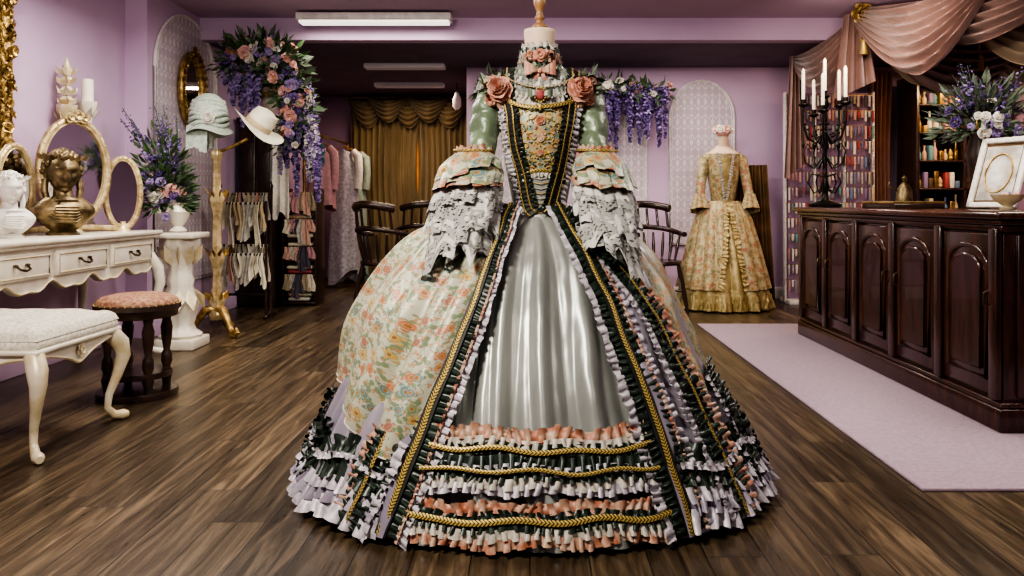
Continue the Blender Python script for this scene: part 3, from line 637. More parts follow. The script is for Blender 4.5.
def oval_mirror(mb,c,face,w,h,mat,fr=.022):
    f=V((face[0],face[1],face[2] if len(face)>2 else 0)).normalized(); x=V((0,0,1)).cross(f).normalized(); z=f.cross(x); c=V(c)
    n=48; lo=[c+x*(w/2*math.cos(2*pi*i/n))+z*(h/2*math.sin(2*pi*i/n)) for i in range(n)]
    mb.prism([p-f*.006 for p in lo],f*.008,'mirror'); mb.prism([p-f*.02 for p in lo],f*.012,'agold')
    mb.tube(lo,fr,8,mat,closed=True)
    lo2=[c+f*fr*.6+x*((w/2-fr*.8)*math.cos(2*pi*i/n))+z*((h/2-fr*.8)*math.sin(2*pi*i/n)) for i in range(n)]
    mb.tube(lo2,fr*.3,6,mat,closed=True)
    for i in range(0,n,2): mb.ell(c+f*fr*.7+x*((w/2+fr*.3)*math.cos(2*pi*i/n))+z*((h/2+fr*.3)*math.sin(2*pi*i/n)),fr*.42,mat,6,4)
    return x,z,f
m=MB()
x,z,f=oval_mirror(m,(-2.70,4.74,1.18),(.85,-.53),.40,.60,'champ')
for k in (-1,0,1): m.flower(V((-2.69,4.74,1.50))+x*.04*k+z*(-.01*abs(k))+f*.02,f,.04-.008*abs(k),'champ',None,2,6)
oval_mirror(m,(-2.57,5.05,1.05),(.45,-.89),.20,.44,'champ',.018)
oval_mirror(m,(-2.79,4.33,1.07),(.99,-.1),.27,.46,'champ',.018)
m.tube([(-2.78,4.28,.83),(-2.72,4.6,.85),(-2.68,4.78,.845),(-2.59,5.0,.83)],.018,8,'champ')
for p in ((-2.70,4.74),(-2.57,5.05),(-2.79,4.33)): m.lathe([(.05,.812),(.04,.83),(.018,.85),(.018,.87)],(p[0],p[1],0),12,'champ')
m.finish('triple_vanity_mirror')
def bust(name,c,h,mat,yaw,hs=1.3,wreath=False):
    b=MB(); k=h/.46; T0=Matrix.Translation(c)@Matrix.Rotation(yaw,4,'Z')@Matrix.Scale(k,4); b.M=T0
    b.lathe([(.075,0),(.08,.012),(.06,.022),(.04,.03)],(0,0,0),20,mat)
    def torso(u,v):
        a=2*pi*u; z=.025+.165*v; w=.05+.10*math.sin(min(1,v*1.5)*pi/2)*(1 if v<.6 else 1-((v-.6)/.4)**1.6*.62); d=w*(.60 if v<.9 else .75)
        return V((w*math.cos(a),d*math.sin(a),z+.012*math.sin(a*3)*(1-v)))
    b.grid(torso,32,14,mat,closeu=True)
    for s in range(6): b.tube([(-.13+.02*s,-.02-.01*s,.135+.006*s),(-.05,-.085,.075+.014*s),(.04,-.085,.065+.016*s),(.13,-.02,.13)],.008,5,mat)
    b.lathe([(.062,.175),(.046,.20),(.042,.24),(.05,.27)],(0,.005,0),18,mat)
    b.M=T0@Matrix.Translation((0,0,.315))@Matrix.Scale(hs,4)@Matrix.Rotation(D(6),4,'X')@Matrix.Translation((0,0,-.365))
    G=lambda x,z,cx,cz,sx,sz:math.exp(-((x-cx)/sx)**2-((z-cz)/sz)**2)
    def head(u,v):
        a=2*pi*u; p=pi*v; x=.056*math.sin(p)*math.sin(a); y=-.068*math.sin(p)*math.cos(a); z=-.078*math.cos(p)
        x*=1-.28*max(0,-z/.078)
        if math.cos(a)>0:
            y-=.024*G(x,z,0,-.012,.009,.016)+.012*G(x,z,0,.008,.007,.02)+.009*G(x,z,0,-.040,.016,.007)+.012*G(x,z,0,-.066,.016,.012)+.006*G(x,z,0,.022,.035,.008)
            y+=.012*(G(x,z,.021,.006,.012,.009)+G(x,z,-.021,.006,.012,.009))+.006*G(x,z,0,-.052,.02,.005)
            y-=.004*(G(x,z,.021,.005,.007,.004)+G(x,z,-.021,.005,.007,.004))
        return V((x,y,.365+z))
    b.grid(head,48,40,mat,closeu=True)
    for sg in (-1,1): b.ell((sg*.056,.005,.36),(.008,.014,.02),mat,8,6)
    for i in range(150):
        a=R.uniform(0,2*pi); t=R.uniform(.0,1); p=t*pi*.55
        x=.062*math.sin(p)*math.sin(a); y=.072*math.sin(p)*math.cos(a)+.010; z=.080*math.cos(p)
        if y<-.02 and z<.052: continue
        b.ell((x,y,.368+z),R.uniform(.009,.014),mat,7,5)
    b.ell((0,.085,.36),(.035,.03,.035),mat)
    for sg in (-1,1): b.tube([(sg*.056,.01,.34),(sg*.060,.0,.30),(sg*.054,-.01,.27),(sg*.060,-.015,.245)],[.013,.013,.011,.006],8,mat)
    if wreath:
        for i in range(22):
            a=2*pi*i/22; b.leaf((.062*math.cos(a),.072*math.sin(a),.415),(math.cos(a),math.sin(a),.8),.035,mat,.6)
    return b.finish(name)
bust('bronze_bust',(-2.58,4.42,.812),.50,'bronze',D(42),1.35,True)
bust('plaster_bust',(-2.62,4.03,.812),.36,'plaster',D(50),1.3,True)
def cstick(name,x,y,z,h,mat,cand=True,cr=.035,ch=.14):
    b=MB(); P_=[(.075,0),(.08,.02),(.05,.05),(.03,.08),(.045,.12),(.03,.16),(.022,.3),(.035,.36),(.05,.42),(.03,.5),(.022,.6),(.035,.72),(.045,.78),(.022,.84),(.03,.9),(.055,.95),(.06,1.0)]
    b.lathe([(r,zz*h) for r,zz in P_],(x,y,z),20,mat,flute=.06,nf=8)
    for k in range(8): a=2*pi*k/8; b.leaf((x+.03*math.cos(a),y+.03*math.sin(a),z+h*.86),(math.cos(a),math.sin(a),1.5),.09,mat,.6)
    if cand: b.lathe([(cr,0),(cr,ch),(cr*.8,ch+.005),(.004,ch-.002)],(x,y,z+h),16,'candle'); b.tube([(x,y,z+h+ch-.002),(x+.003,y,z+h+ch+.015)],.0015,4,'iron')
    else:
        for q in range(4):
            b.lathe([(.02,.0),(.045-.006*q,.03),(.02,.055)],(x,y,z+h+.06*q),12,mat,flute=.15,nf=6)
            for k in range(6): a=2*pi*k/6+q; b.leaf((x+.02*math.cos(a),y+.02*math.sin(a),z+h+.06*q),(math.cos(a),math.sin(a),1.2),.07,mat,.5)
        b.lathe([(.02,.2),(.025,.24),(.008,.28),(.001,.30)],(x,y,z+h),12,mat)
    b.finish(name)
cstick('pillar_candlestick',-2.82,5.10,.812,.82,'ivory'); cstick('ornamental_finial_stand',-2.86,4.94,.812,.78,'ivgold',False)
b=MB(); Y0,Y1,Z0,Z1=3.3,4.42,1.27,2.42
b.prism([(-2.948,Y0,Z0),(-2.948,Y1,Z0),(-2.948,Y1,Z1),(-2.948,Y0,Z1)],(.012,0,0),'mirror')
for k,(o,r) in enumerate(((0,.04),(-.05,.02),(.055,.022))):
    b.tube([(-2.915,Y0-o,Z0-o),(-2.915,Y1+o,Z0-o),(-2.915,Y1+o,Z1+o),(-2.915,Y0-o,Z1+o)],r,8,'agold',closed=True)
for i in range(200):
    t=i/200*4; k=int(t); q=t-k
    y,z=[(Y0+(Y1-Y0)*q,Z0),(Y1,Z0+(Z1-Z0)*q),(Y1-(Y1-Y0)*q,Z1),(Y0,Z1-(Z1-Z0)*q)][k]
    if i%2: b.flower((-2.875,y+R.uniform(-.03,.03),z+R.uniform(-.03,.03)),(1,R.uniform(-.5,.5),R.uniform(-.5,.5)),R.uniform(.02,.045),'agold',None,2,5)
    else: b.tube([(-2.89+.01*math.sin(j),y+.045*(1-j/12)*math.cos(j*.7+i),z+.045*(1-j/12)*math.sin(j*.7+i)) for j in range(11)],.009,6,'agold')
b.finish('gilt_wall_mirror')
b=MB(); oval_mirror(b,(-2.745,6.5,1.90),(1,0),.40,.56,'agold',.03); b.flower((-2.72,6.5,2.2),(1,0,.3),.06,'agold',None,2,6)
for i in range(30): a=2*pi*i/30; b.flower((-2.72,6.5+.215*math.cos(a),1.9+.295*math.sin(a)),(1,0,0),.03,'agold',None,2,5)
b.finish('oval_wall_mirror')
b=MB(); bx0,bx1,by0,by1=-2.52,-1.88,3.05,3.66
cx,cy=(bx0+bx1)/2,(by0+by1)/2; wx,wy=bx1-bx0,by1-by0
def seat(u,v):
    x=bx0+wx*u; y=by0+wy*v; e=1-max(abs(2*u-1),abs(2*v-1))**5
    z=.462+.064*max(0,e)**.5
    for i in range(4):
        for j in range(4):
            ox=.5 if j%2 else 0
            dx=(u-(i+.5*ox+.25)/4)*wx; dy=(v-(j+.5)/4)*wy; z-=.020*math.exp(-(dx*dx+dy*dy)/.0008)
    return V((x,y,z))
b.grid(seat,56,56,'cush'); b.box((cx,cy,.44),(wx+.005,wy+.005,.05),'cush',.018)
b.tube([(bx0,by0,.418),(bx1,by0,.418),(bx1,by1,.418),(bx0,by1,.418)],.012,8,'ivory',closed=True)
def scal(n=30): return [(t/n,.345+.05*abs(math.cos(t/n*pi))**1.5-.018*math.exp(-((t/n-.5)/.09)**2)) for t in range(n+1)]
for yy in (by0+.01,by1-.03): b.prism([(bx0,yy,.415),(bx1,yy,.415)]+[(bx1-wx*t,yy,z) for t,z in scal()],(0,.02,0),'ivory'); b.tube([(bx1-wx*t,yy,z) for t,z in scal()],.007,6,'ivgold')
for xx in (bx0+.01,bx1-.03): b.prism([(xx,by0,.415),(xx,by1,.415)]+[(xx,by1-wy*t,z) for t,z in scal()],(.02,0,0),'ivory'); b.tube([(xx+.02,by1-wy*t,z) for t,z in scal()],.007,6,'ivgold')
for sx,sy in ((-1,-1),(1,-1),(1,1),(-1,1)): cab(b,cx+sx*(wx/2-.03),cy+sy*(wy/2-.03),.41,sx*.8,sy*.8,.030,'ivgold')
b.flower((bx1-.005,cy,.375),(1,0,0),.03,'ivgold',None,2,6)
b.finish('upholstered_vanity_bench')
b=MB(); sx,sy=-2.02,4.12
b.lathe([(.0,.525),(.12,.522),(.17,.51),(.19,.495),(.195,.48)],(sx,sy,0),32,'redup',cap=False)
b.lathe([(.195,.48),(.205,.475),(.208,.45),(.195,.44),(.19,.41),(.17,.405)],(sx,sy,0),32,'dwood')
for i in range(36): a=2*pi*i/36; b.ell((sx+.203*math.cos(a),sy+.203*math.sin(a),.475),.006,'brass',6,4)
for i in range(4):
    a=pi/4+pi/2*i; b.lathe([(.018,0),(.026,.015),(.018,.03),(.022,.06),(.030,.1),(.018,.13),(.028,.16),(.026,.20),(.016,.22),(.026,.28),(.03,.34),(.02,.38),(.028,.41)],(sx+.145*math.cos(a),sy+.145*math.sin(a),0),14,'dwood')
b.lathe([(.0,.10),(.16,.10),(.165,.115),(.16,.13),(0,.13)],(sx,sy,0),28,'dwood',cap=False)
b.lathe([(.19,.0),(.195,.02),(.19,.035),(.12,.04)],(sx,sy,0),28,'dwood')
b.finish('round_wooden_stool')
b=MB(); px,py=-2.39,5.47
b.box((px,py,.035),(.29,.29,.07),'ivory',.01); b.box((px,py,.765),(.29,.29,.04),'ivory',.01)
b.lathe([(.13,.07),(.14,.09),(.10,.12),(.085,.16),(.105,.22),(.115,.28),(.10,.36),(.08,.42),(.09,.46),(.075,.50),(.08,.60),(.105,.66),(.13,.70),(.13,.745)],(px,py,0),32,'ivory',flute=.05,nf=10)
for i in range(10):
    a=2*pi*i/10; b.leaf((px+.08*math.cos(a),py+.08*math.sin(a),.56),(math.cos(a)*.5,math.sin(a)*.5,1),.16,'ivgold',.5); b.leaf((px+.09*math.cos(a),py+.09*math.sin(a),.40),(math.cos(a)*.5,math.sin(a)*.5,-1),.16,'ivgold',.5)
b.finish('carved_pedestal')
def arrangement(name,c,r,h,n,mats,spikes,vase='ivory',vh=.25,leafm='leaf',lean=(0,0),ry=1):
    b=MB(); x,y,z=c
    b.lathe([(.05,0),(.06,.01),(.03,.04),(.06,vh*.4),(.085,vh*.7),(.06,vh*.92),(.075,vh),(.06,vh-.01)],c,20,vase)
    top=V((x,y,z+vh)); ln=V((lean[0],lean[1],0))
    for i in range(n*8):
        d=V((R.gauss(0,1),R.gauss(0,1),R.uniform(-.5,1.5))).normalized(); k=R.uniform(.2,1); q=top+(V((d.x*r,d.y*r*ry,d.z*h*.8 if d.z>0 else d.z*r*.5))+ln)*k
        b.leaf(q,V((d.x,d.y*ry,d.z)),R.uniform(.05,.11),leafm if R.random()<.7 else 'sagel',.33)
    for i in range(n):
        d=V((R.gauss(0,1),R.gauss(0,1)-.3,R.uniform(-.3,1.2))).normalized(); q=top+(V((d.x*r,d.y*r*ry,d.z*h*.55))+ln)*R.uniform(.5,1)
        b.flower(q,d,R.uniform(.018,.042),R.choice(mats),'fyel',3,6)
    for i in range(spikes):
        d=V((R.gauss(0,.5),R.gauss(0,.4)*ry,1)).normalized(); e=top+V((d.x*r*1.4,d.y*r*1.2*ry,h*R.uniform(.6,1.0)))+ln*1.2
        b.tube([top,top.lerp(e,.5)+V((0,0,.03)),e],.003,4,'leaf')
        for k in range(30):
            q=top.lerp(e,.45+.55*k/30)+V((R.gauss(0,.014),R.gauss(0,.014)*ry,R.gauss(0,.01))); b.blossom(q,.015*(1.25-.8*k/30),'fpurple' if R.random()<.5 else 'fdeep')
    return b.finish(name)
arrangement('flower_arrangement',(px-.03,py+.03,.787),.22,.70,60,['fpink','fwhite','fpurple','fdeep','fdeep'],15,vh=.2,lean=(-.15,.02),ry=.6)
b=MB(); hx,hy=-2.33,5.95
b.lathe([(.05,.12),(.065,.16),(.04,.2),(.06,.26),(.035,.32),(.028,.45),(.036,.52),(.055,.58),(.034,.64),(.028,.9),(.042,.96),(.055,1.02),(.03,1.08),(.026,1.28),(.04,1.33),(.045,1.36),(.03,1.38)],(hx,hy,0),24,'champ',flute=.10,nf=6)
for zz in (.26,.58,1.02):
    for k in range(8): a=2*pi*k/8; b.leaf((hx+.045*math.cos(a),hy+.045*math.sin(a),zz),(math.cos(a)*.6,math.sin(a)*.6,1),.09,'agold',.5)
for i in range(3):
    a=2*pi*i/3-.6; ca,sa=math.cos(a),math.sin(a)
    b.tube([(hx+ca*r,hy+sa*r,z) for r,z in ((.02,.2),(.08,.19),(.13,.12),(.17,.05),(.22,.03),(.25,.05),(.235,.075))],[.035,.032,.026,.024,.026,.02,.01],10,'agold')
    b.ell((hx+ca*.21,hy+sa*.21,.022),(.03,.03,.02),'agold')
b.tube([(hx,hy,1.36),(hx+.12,hy-.02,1.40),(hx+.24,hy-.03,1.46)],.012,8,'agold')
b.finish('gilt_hat_stand')
b=MB(); c=V((hx-.05,hy-.02,1.39))
b.lathe([(.03,0),(.035,.06),(.05,.08),(.07,.12),(.085,.18),(.07,.25)],c,20,'mint')
b.ell(c+V((0,0,.27)),(.13,.14,.14),'mint',20,12)
for k in range(6): b.tube([c+V((.128*math.cos(t)*(1-.02*k*k*.4),.135*math.sin(t)*(1-.02*k*k*.4),.17+.034*k+.014*math.sin(t*3+k))) for t in [2*pi*i/30 for i in range(30)]],.018,8,'mint',closed=True)
b.grid(lambda u,v:c+V(((.11+.06*v)*math.cos(2*pi*u),(.12+.07*v)*math.sin(2*pi*u),.18-.07*v+.02*math.sin(6*pi*u)*v)),60,4,'mint')
for i in range(6): b.grid(lambda u,v:c+V((-.10+.025*i+.03*(v-.5),-.12-.02*u,.16-.18*u+.02*math.sin(u*6+i))),10,2,'mint')
b.flower(c+V((.05,-.14,.22)),(.2,-1,0),.05,'fwhite','gold'); b.finish('mint_bonnet_on_head_form')
b=MB(); c=V((hx+.28,hy-.03,1.51)); b.M=Matrix.Translation(c)@Matrix.Rotation(D(38),4,'Y')
b.grid(lambda u,v:V(((.095+.115*v)*math.cos(2*pi*u),(.11+.14*v)*math.sin(2*pi*u),.05+.03*math.sin(4*pi*u)*v)),60,5,'hat')
b.lathe([(.098,.045),(.100,.13),(.085,.18),(.03,.2),(.0,.2)],(0,0,0),28,'hat'); b.lathe([(.101,.05),(.103,.055),(.103,.085),(.101,.09)],(0,0,0),28,COL[7])
b.finish('wide_brim_hat')
b=MB(); rx0,rx1,ry=-2.66,-2.22,6.85
for x in (rx0,rx1):
    b.lathe([(.018,0),(.022,.05),(.014,.1),(.018,.5),(.014,.6),(.018,1.1),(.024,1.13),(.01,1.16)],(x,ry,0),12,'dwood'); b.tube([(x,ry-.16,.02),(x,ry,.06),(x,ry+.16,.02)],.016,8,'dwood')
    b.tube([(x,ry-.12,.02),(x,ry-.12,1.0)],.012,8,'dwood')
for z,dy in ((1.06,0),(.98,-.12),(.62,0),(.55,-.12),(.2,0)): b.tube([(rx0,ry+dy,z),(rx1,ry+dy,z)],.011,8,'dwood')
for z,dy,ln in ((1.06,0,.34),(.98,-.12,.34),(.62,0,.3),(.55,-.12,.28)):
    for i in range(11):
        x=rx0+.03+i*.038; c=R.choice([COL[1],M['cream'],COL[3],M['cream'],COL[7],M['hat']]); l=ln*R.uniform(.5,1.1)
        b.grid(lambda u,v:V((x+(.034+.02*v)*(u-.5)+.012*math.sin(v*5+i),ry+dy-.013-.02*math.sin(u*6+i)-.006*math.sin(v*8),z+.012-l*v-.02*math.sin(u*5+i)*v)),6,6,c)
b.finish('glove_display_rack')
b=MB(); b.box((-2.57,7.75,.88),(.34,.45,1.74),'dwood',.01); b.box((-2.57,7.75,1.765),(.38,.49,.04),'dwood',.01)
for x in (-2.65,-2.49): b.box((x,7.515,.9),(.14,.02,1.5),'mahog',.008); b.box((x,7.50,1.25),(.09,.012,.6),'dwood',.004); b.ell((x+.055*(1 if x<-2.57 else -1),7.49,.95),.012,'brass')
b.finish('dark_wardrobe')
b=MB(); b.grid(lambda u,v:V((-2.38+.16*u,7.40-.02*math.sin(u*14+v)-.02,1.66-.80*v-.04*math.sin(u*9))),24,20,'fwhite'); b.tube([(-2.41,7.40,1.67),(-2.20,7.40,1.67)],.01,8,'brass'); b.tube([(-2.30,7.40,1.67),(-2.30,7.40,1.72),(-2.30,7.42,1.75)],.005,6,'brass'); b.finish('hanging_white_shawl')
b=MB(); X0,X1,ys=-2.35,-2.04,7.75
for x in (X0,X1): b.box((x,ys,.56),(.02,.3,1.12),'dwood',.003)
for k in range(5): b.box(((X0+X1)/2,ys,.03+.26*k),(X1-X0,.3,.02),'dwood',.003)
for k in range(4):
    for j in range(3):
        c=R.choice([COL[1],COL[3],COL[4],COL[7],M['cream'],M['dwood'],M['broc2'],COL[9]]); w=R.uniform(.20,.27)
        b.box(((X0+X1)/2+R.uniform(-.01,.01),ys-.02,.065+.26*k+.042*j),(w,.24,.034),c,.014)
    for j in range(6):
        x=X0+.04+.046*j; c=R.choice([COL[1],M['cream'],COL[3],M['broc2'],COL[0],COL[4]]); l=R.uniform(.10,.24)
        b.grid(lambda u,v:V((x+(.05+.02*v)*(u-.5)+.012*math.sin(v*4+j),ys-.160-.010*math.sin(u*9+v*3),.045+.26*(k+1)-l*v-.02*u*v)),6,5,c)
b.finish('fabric_shelf')
b=MB(); b.tube([(-2.30,8.15,1.72),(-2.30,10.1,1.72)],.014,8,'brass')
for y in (8.15,10.1): b.tube([(-2.30,y,0.012),(-2.30,y,1.72)],.014,8,'brass'); b.tube([(-2.5,y,.012),(-2.1,y,.012)],.012,8,'brass')
def garment(x,y,zt,zb,w,mat,sleeves=True,mat2=None):
    def fn(u,v):
        a=2*pi*u; ww=w*(.5+.5*min(1,v*6))*(.85+.3*v); f=1+.10*math.sin(a*7)*v+.05*math.sin(a*3+v*4)
        return V((x+ww*.5*f*math.cos(a),y+.07*f*math.sin(a)*(1+v),zt-.04-(zt-zb-.04)*v*(1+.06*math.sin(a*2))-.03*abs(math.cos(a))*(1 if v<.1 else 0)))
    b.grid(fn,56,16,mat,(1,1),True)
    if sleeves:
        for s in (-1,1): b.tube([(x+s*w*.3,y,zt-.06),(x+s*w*.5,y,zt-.12),(x+s*w*.56,y-.02,zt-.3),(x+s*w*.5,y-.02,zt-.5)],[.04,.05,.045,.05],10,mat2 or mat)
    b.tube([(x-w*.35,y,zt-.05),(x,y,zt),(x+w*.35,y,zt-.05)],.008,6,'wood'); b.tube([(x,y,zt),(x,y,zt+.05),(x+.02,y,zt+.08)],.004,5,'brass')
garment(-2.18,8.35,1.62,.92,.26,COL[0]); b.flower((-2.20,8.22,1.52),(0,-1,0),.10,COL[2],None,3,6); b.flower((-2.16,8.22,1.40),(0,-1,0),.06,COL[2],None,3,6); garment(-2.28,8.75,1.64,.95,.26,COL[3]); garment(-2.16,9.3,1.64,.12,.32,M['frill'],mat2=M['fwhite']); garment(-2.18,9.8,1.64,.1,.34,COL[6])
b.finish('clothes_rail_with_garments')
def curt(x0,x1,zt,zb,y,mat,folds,amp=.04,pinch=0,side=0):
    def fn(u,v):
        k=1-pinch*math.sin(pi*min(1,v*1.3))*.8; uu=(u*k if side<0 else 1-(1-u)*k)
        return V((x0+(x1-x0)*uu,y+amp*math.sin(u*folds*2*pi)+.01*math.sin(u*folds*5+v*4),zt-(zt-zb)*v))
    b.grid(fn,folds*10,20,mat)
b=MB()
curt(-2.32,-1.40,2.30,.02,10.36,'cgold',11,pinch=.09,side=-1); curt(-1.50,-.80,2.30,.02,10.36,'cgold',9,pinch=.10,side=1)
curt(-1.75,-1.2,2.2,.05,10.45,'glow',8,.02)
def swag(mb,A,B,sag,w,mat,folds=5,amp=.03,nrm=(0,-1,0),endw=.35):
    A=V(A);B=V(B);N=V(nrm)
    def fn(u,v):
        s=math.sin(pi*u); p=A.lerp(B,u); ww=w*(endw+(1-endw)*s)
        vv=v+.03*math.sin(u*9+v*14)*s
        return p-V((0,0,sag*s*(.25+.75*vv)+ww*vv*.6))+N*(amp*(1+s)*math.sin(vv*folds*2*pi)*.6+.08*s*math.sin(pi*v))
    mb.grid(fn,48,folds*9,mat)
for k in range(3): swag(b,(-2.34+.52*k,10.28,2.33),(-1.82+.52*k,10.28,2.33),.25,.25,'cgold')
for k in range(2): swag(b,(-2.08+.52*k,10.22,2.33),(-1.56+.52*k,10.22,2.33),.20,.22,'cgold')
b.tube([(-2.36,10.3,2.33),(-.78,10.3,2.33)],.02,8,'brass'); b.finish('gold_curtains')
def garland(name,pts,rad,nflow,nleaf,mats,wists):
    b=MB(); pts=[V(p) for p in pts]; n=len(pts)-1
    b.tube(pts,.015,6,'leaf')
    def at(t):
        k=min(n-1,int(t*n)); return pts[k].lerp(pts[k+1],t*n-k)
    for i in range(nleaf):
        d=V((R.gauss(0,1),R.gauss(0,1),R.gauss(0,1))).normalized(); b.leaf(at(R.random())+d*rad*R.uniform(.2,1),d,R.uniform(.05,.12),'leaf' if R.random()<.65 else 'sagel',.4)
    for i in range(nflow):
        d=V((R.gauss(0,1),R.gauss(0,1)-.7,R.gauss(0,1))).normalized(); b.flower(at(R.random())+d*rad*R.uniform(.5,.95),d,R.uniform(.025,.058),R.choice(mats),'fyel',3,6)
    for (x,y,z,L,r,m1,m2) in wists: b.wist((x,y,z),L,r,m1,m2)
    return b.finish(name)
W=[]
for i in range(10): W.append((-2.50+.035*i*R.uniform(.6,1.2),6.60+R.uniform(-.08,.05),2.22+R.uniform(-.2,.0),R.uniform(.2,.45),.05,'fpurple','fdeep'))
for i in range(24): W.append((-1.90+R.uniform(-.18,.18),6.60+R.uniform(-.1,.08),2.0-R.uniform(0,.5),R.uniform(.3,.55),.045,'fpurple','fwhite' if i%2 else 'fdeep'))
garland('wisteria_rose_garland',[(-2.46,6.58,2.12),(-2.28,6.58,2.24),(-2.08,6.58,2.20),(-1.98,6.58,2.02),(-1.92,6.60,1.80),(-1.98,6.60,1.5)],.17,96,1100,['fpink','fwhite','fpink','fpurple','rose','fdeep'],W)
W=[]
for i in range(34): W.append((.50+R.random()*.88,7.95+R.uniform(-.08,.08),2.20-R.uniform(0,.12),R.uniform(.2,.62),.05,'fdeep','fpurple'))
garland('wisteria_garland',[(-.55,7.98,2.10),(-.2,7.96,2.14),(.5,7.95,2.16),(.9,7.95,2.14),(1.35,7.95,2.08)],.10,30,560,['fwhite','fpink','fwhite'],W)
arrangement('yellow_flower_vase',(-2.52,7.72,1.79),.10,.20,16,['fyel','rose','fwhite'],0,vh=.22)
def chair(name,x,y,yaw):
    b=MB(); b.M=Matrix.Translation((x,y,0))@Matrix.Rotation(yaw,4,'Z')
    b.lathe([(.0,.43),(.21,.43),(.225,.445),(.22,.465),(.12,.455),(0,.452)],(0,0,0),28,'dwood',cap=False)
    for sx,sy in ((-1,-1),(1,-1),(1,1),(-1,1)):
        b.tube([(sx*.14,sy*.14,.44),(sx*.155,sy*.155,.33),(sx*.165,sy*.165,.3),(sx*.18,sy*.18,.16),(sx*.2,sy*.2,.0)],[.016,.024,.016,.022,.012],10,'dwood')
    b.tube([(-.175,-.175,.2),(.175,.175,.2)],.010,6,'dwood'); b.tube([(.175,-.175,.2),(-.175,.175,.2)],.010,6,'dwood')
    arc=[(.25*math.cos(t),.25*math.sin(t),.70+.06*max(0,math.sin(t))) for t in [pi*(-.12+1.24*i/24) for i in range(25)]]
    b.tube(arc,.024,8,'dwood')
    b.tube([(.24*math.cos(t),.03+.25*math.sin(t),.93+.04*math.sin((t-pi*.15)/.7)) for t in [pi*(.15+.7*i/16) for i in range(17)]],.035,8,'dwood')
    for i in range(9):
        t=pi*(.02+.96*i/8); b.tube([(.19*math.cos(t),.19*math.sin(t),.45),(.22*math.cos(t),.22*math.sin(t),.58),(.25*math.cos(t),.25*math.sin(t),.71)],[.009,.016,.009],8,'dwood')
    for i in range(6):
        t=pi*(.2+.6*i/5); b.tube([(.25*math.cos(t),.25*math.sin(t),.74),(.24*math.cos(t),.03+.25*math.sin(t),.93)],[.012,.012],8,'dwood')
    b.finish(name)
chair('captain_chair',-1.30,7.20,D(150)); chair('captain_chair',-1.12,8.15,D(200)); chair('captain_chair',1.14,7.2,D(20)); chair('captain_chair',.50,7.6,D(-30))
# ---------------------------------------------------------------- counter
b=MB(); b.M=Matrix.Translation((0,0,.013)); xa,xb,ya,yb=2.02,2.78,3.42,5.94
b.box(((xa+xb)/2,(ya+yb)/2,.5),(xb-xa-.02,yb-ya-.02,.86),'mahog',.004)
b.box(((xa+xb)/2,(ya+yb)/2,.05),(xb-xa+.05,yb-ya+.05,.10),'mahog',.008); b.box(((xa+xb)/2,(ya+yb)/2,.112),(xb-xa+.03,yb-ya+.03,.024),'mahog',.008)
b.box(((xa+xb)/2,(ya+yb)/2,.870),(xb-xa+.03,yb-ya+.03,.03),'mahog',.008); b.box(((xa+xb)/2,(ya+yb)/2,.896),(xb-xa+.06,yb-ya+.06,.025),'mahog',.008)
b.box(((xa+xb)/2,(ya+yb)/2,.925),(xb-xa+.11,yb-ya+.11,.034),'mahogt',.012)
nd5=5; w=(yb-ya)/nd5
for i in range(nd5+1):
    y=ya+w*i; y=min(max(y,ya+.035),yb-.035); b.box((xa-.012,y,.5),(.03,.06,.74),'mahog',.006)
for i in range(nd5):
    yc=ya+w*(i+.5); dw=w-.085
    b.box((xa-.002,yc,.495),(.022,dw,.70),'mahog',.006)
    lp=archloop(dw-.10,.58,.50); b.tube([(xa-.014,yc+p,.21+q) for p,q in lp],.012,8,'mahogt',closed=True)
    lp=archloop(dw-.18,.50,.44); b.prism([(xa-.012,yc+p,.245+q) for p,q in lp],(-.012,0,0),'mahog')
    b.tube([(xa-.022,yc+p,.245+q) for p,q in lp],.006,6,'mahogt',closed=True)
    hy_=yc+(dw/2-.03)*(1 if i%2 else -1); b.tube([(xa-.014,hy_,.60),(xa-.04,hy_,.585),(xa-.04,hy_,.54),(xa-.014,hy_,.525)],.006,6,'pull')
for k in range(2):
    xc=xa+.2+.36*k; b.box((xc,ya-.002,.495),(.28,.022,.70),'mahog',.006)
    lp=archloop(.2,.56,.5); b.tube([(xc+p,ya-.014,.21+q) for p,q in lp],.01,8,'mahogt',closed=True)
b.finish('mahogany_counter')
b=MB(); cx,cy,cz=2.13,5.78,.956
b.lathe([(.11,0),(.115,.02),(.07,.035),(.03,.06),(.02,.1),(.035,.14),(.018,.2),(.014,.4),(.03,.44),(.016,.5),(.014,.70),(.03,.74),(.02,.78)],(cx,cy,cz),20,'iron')
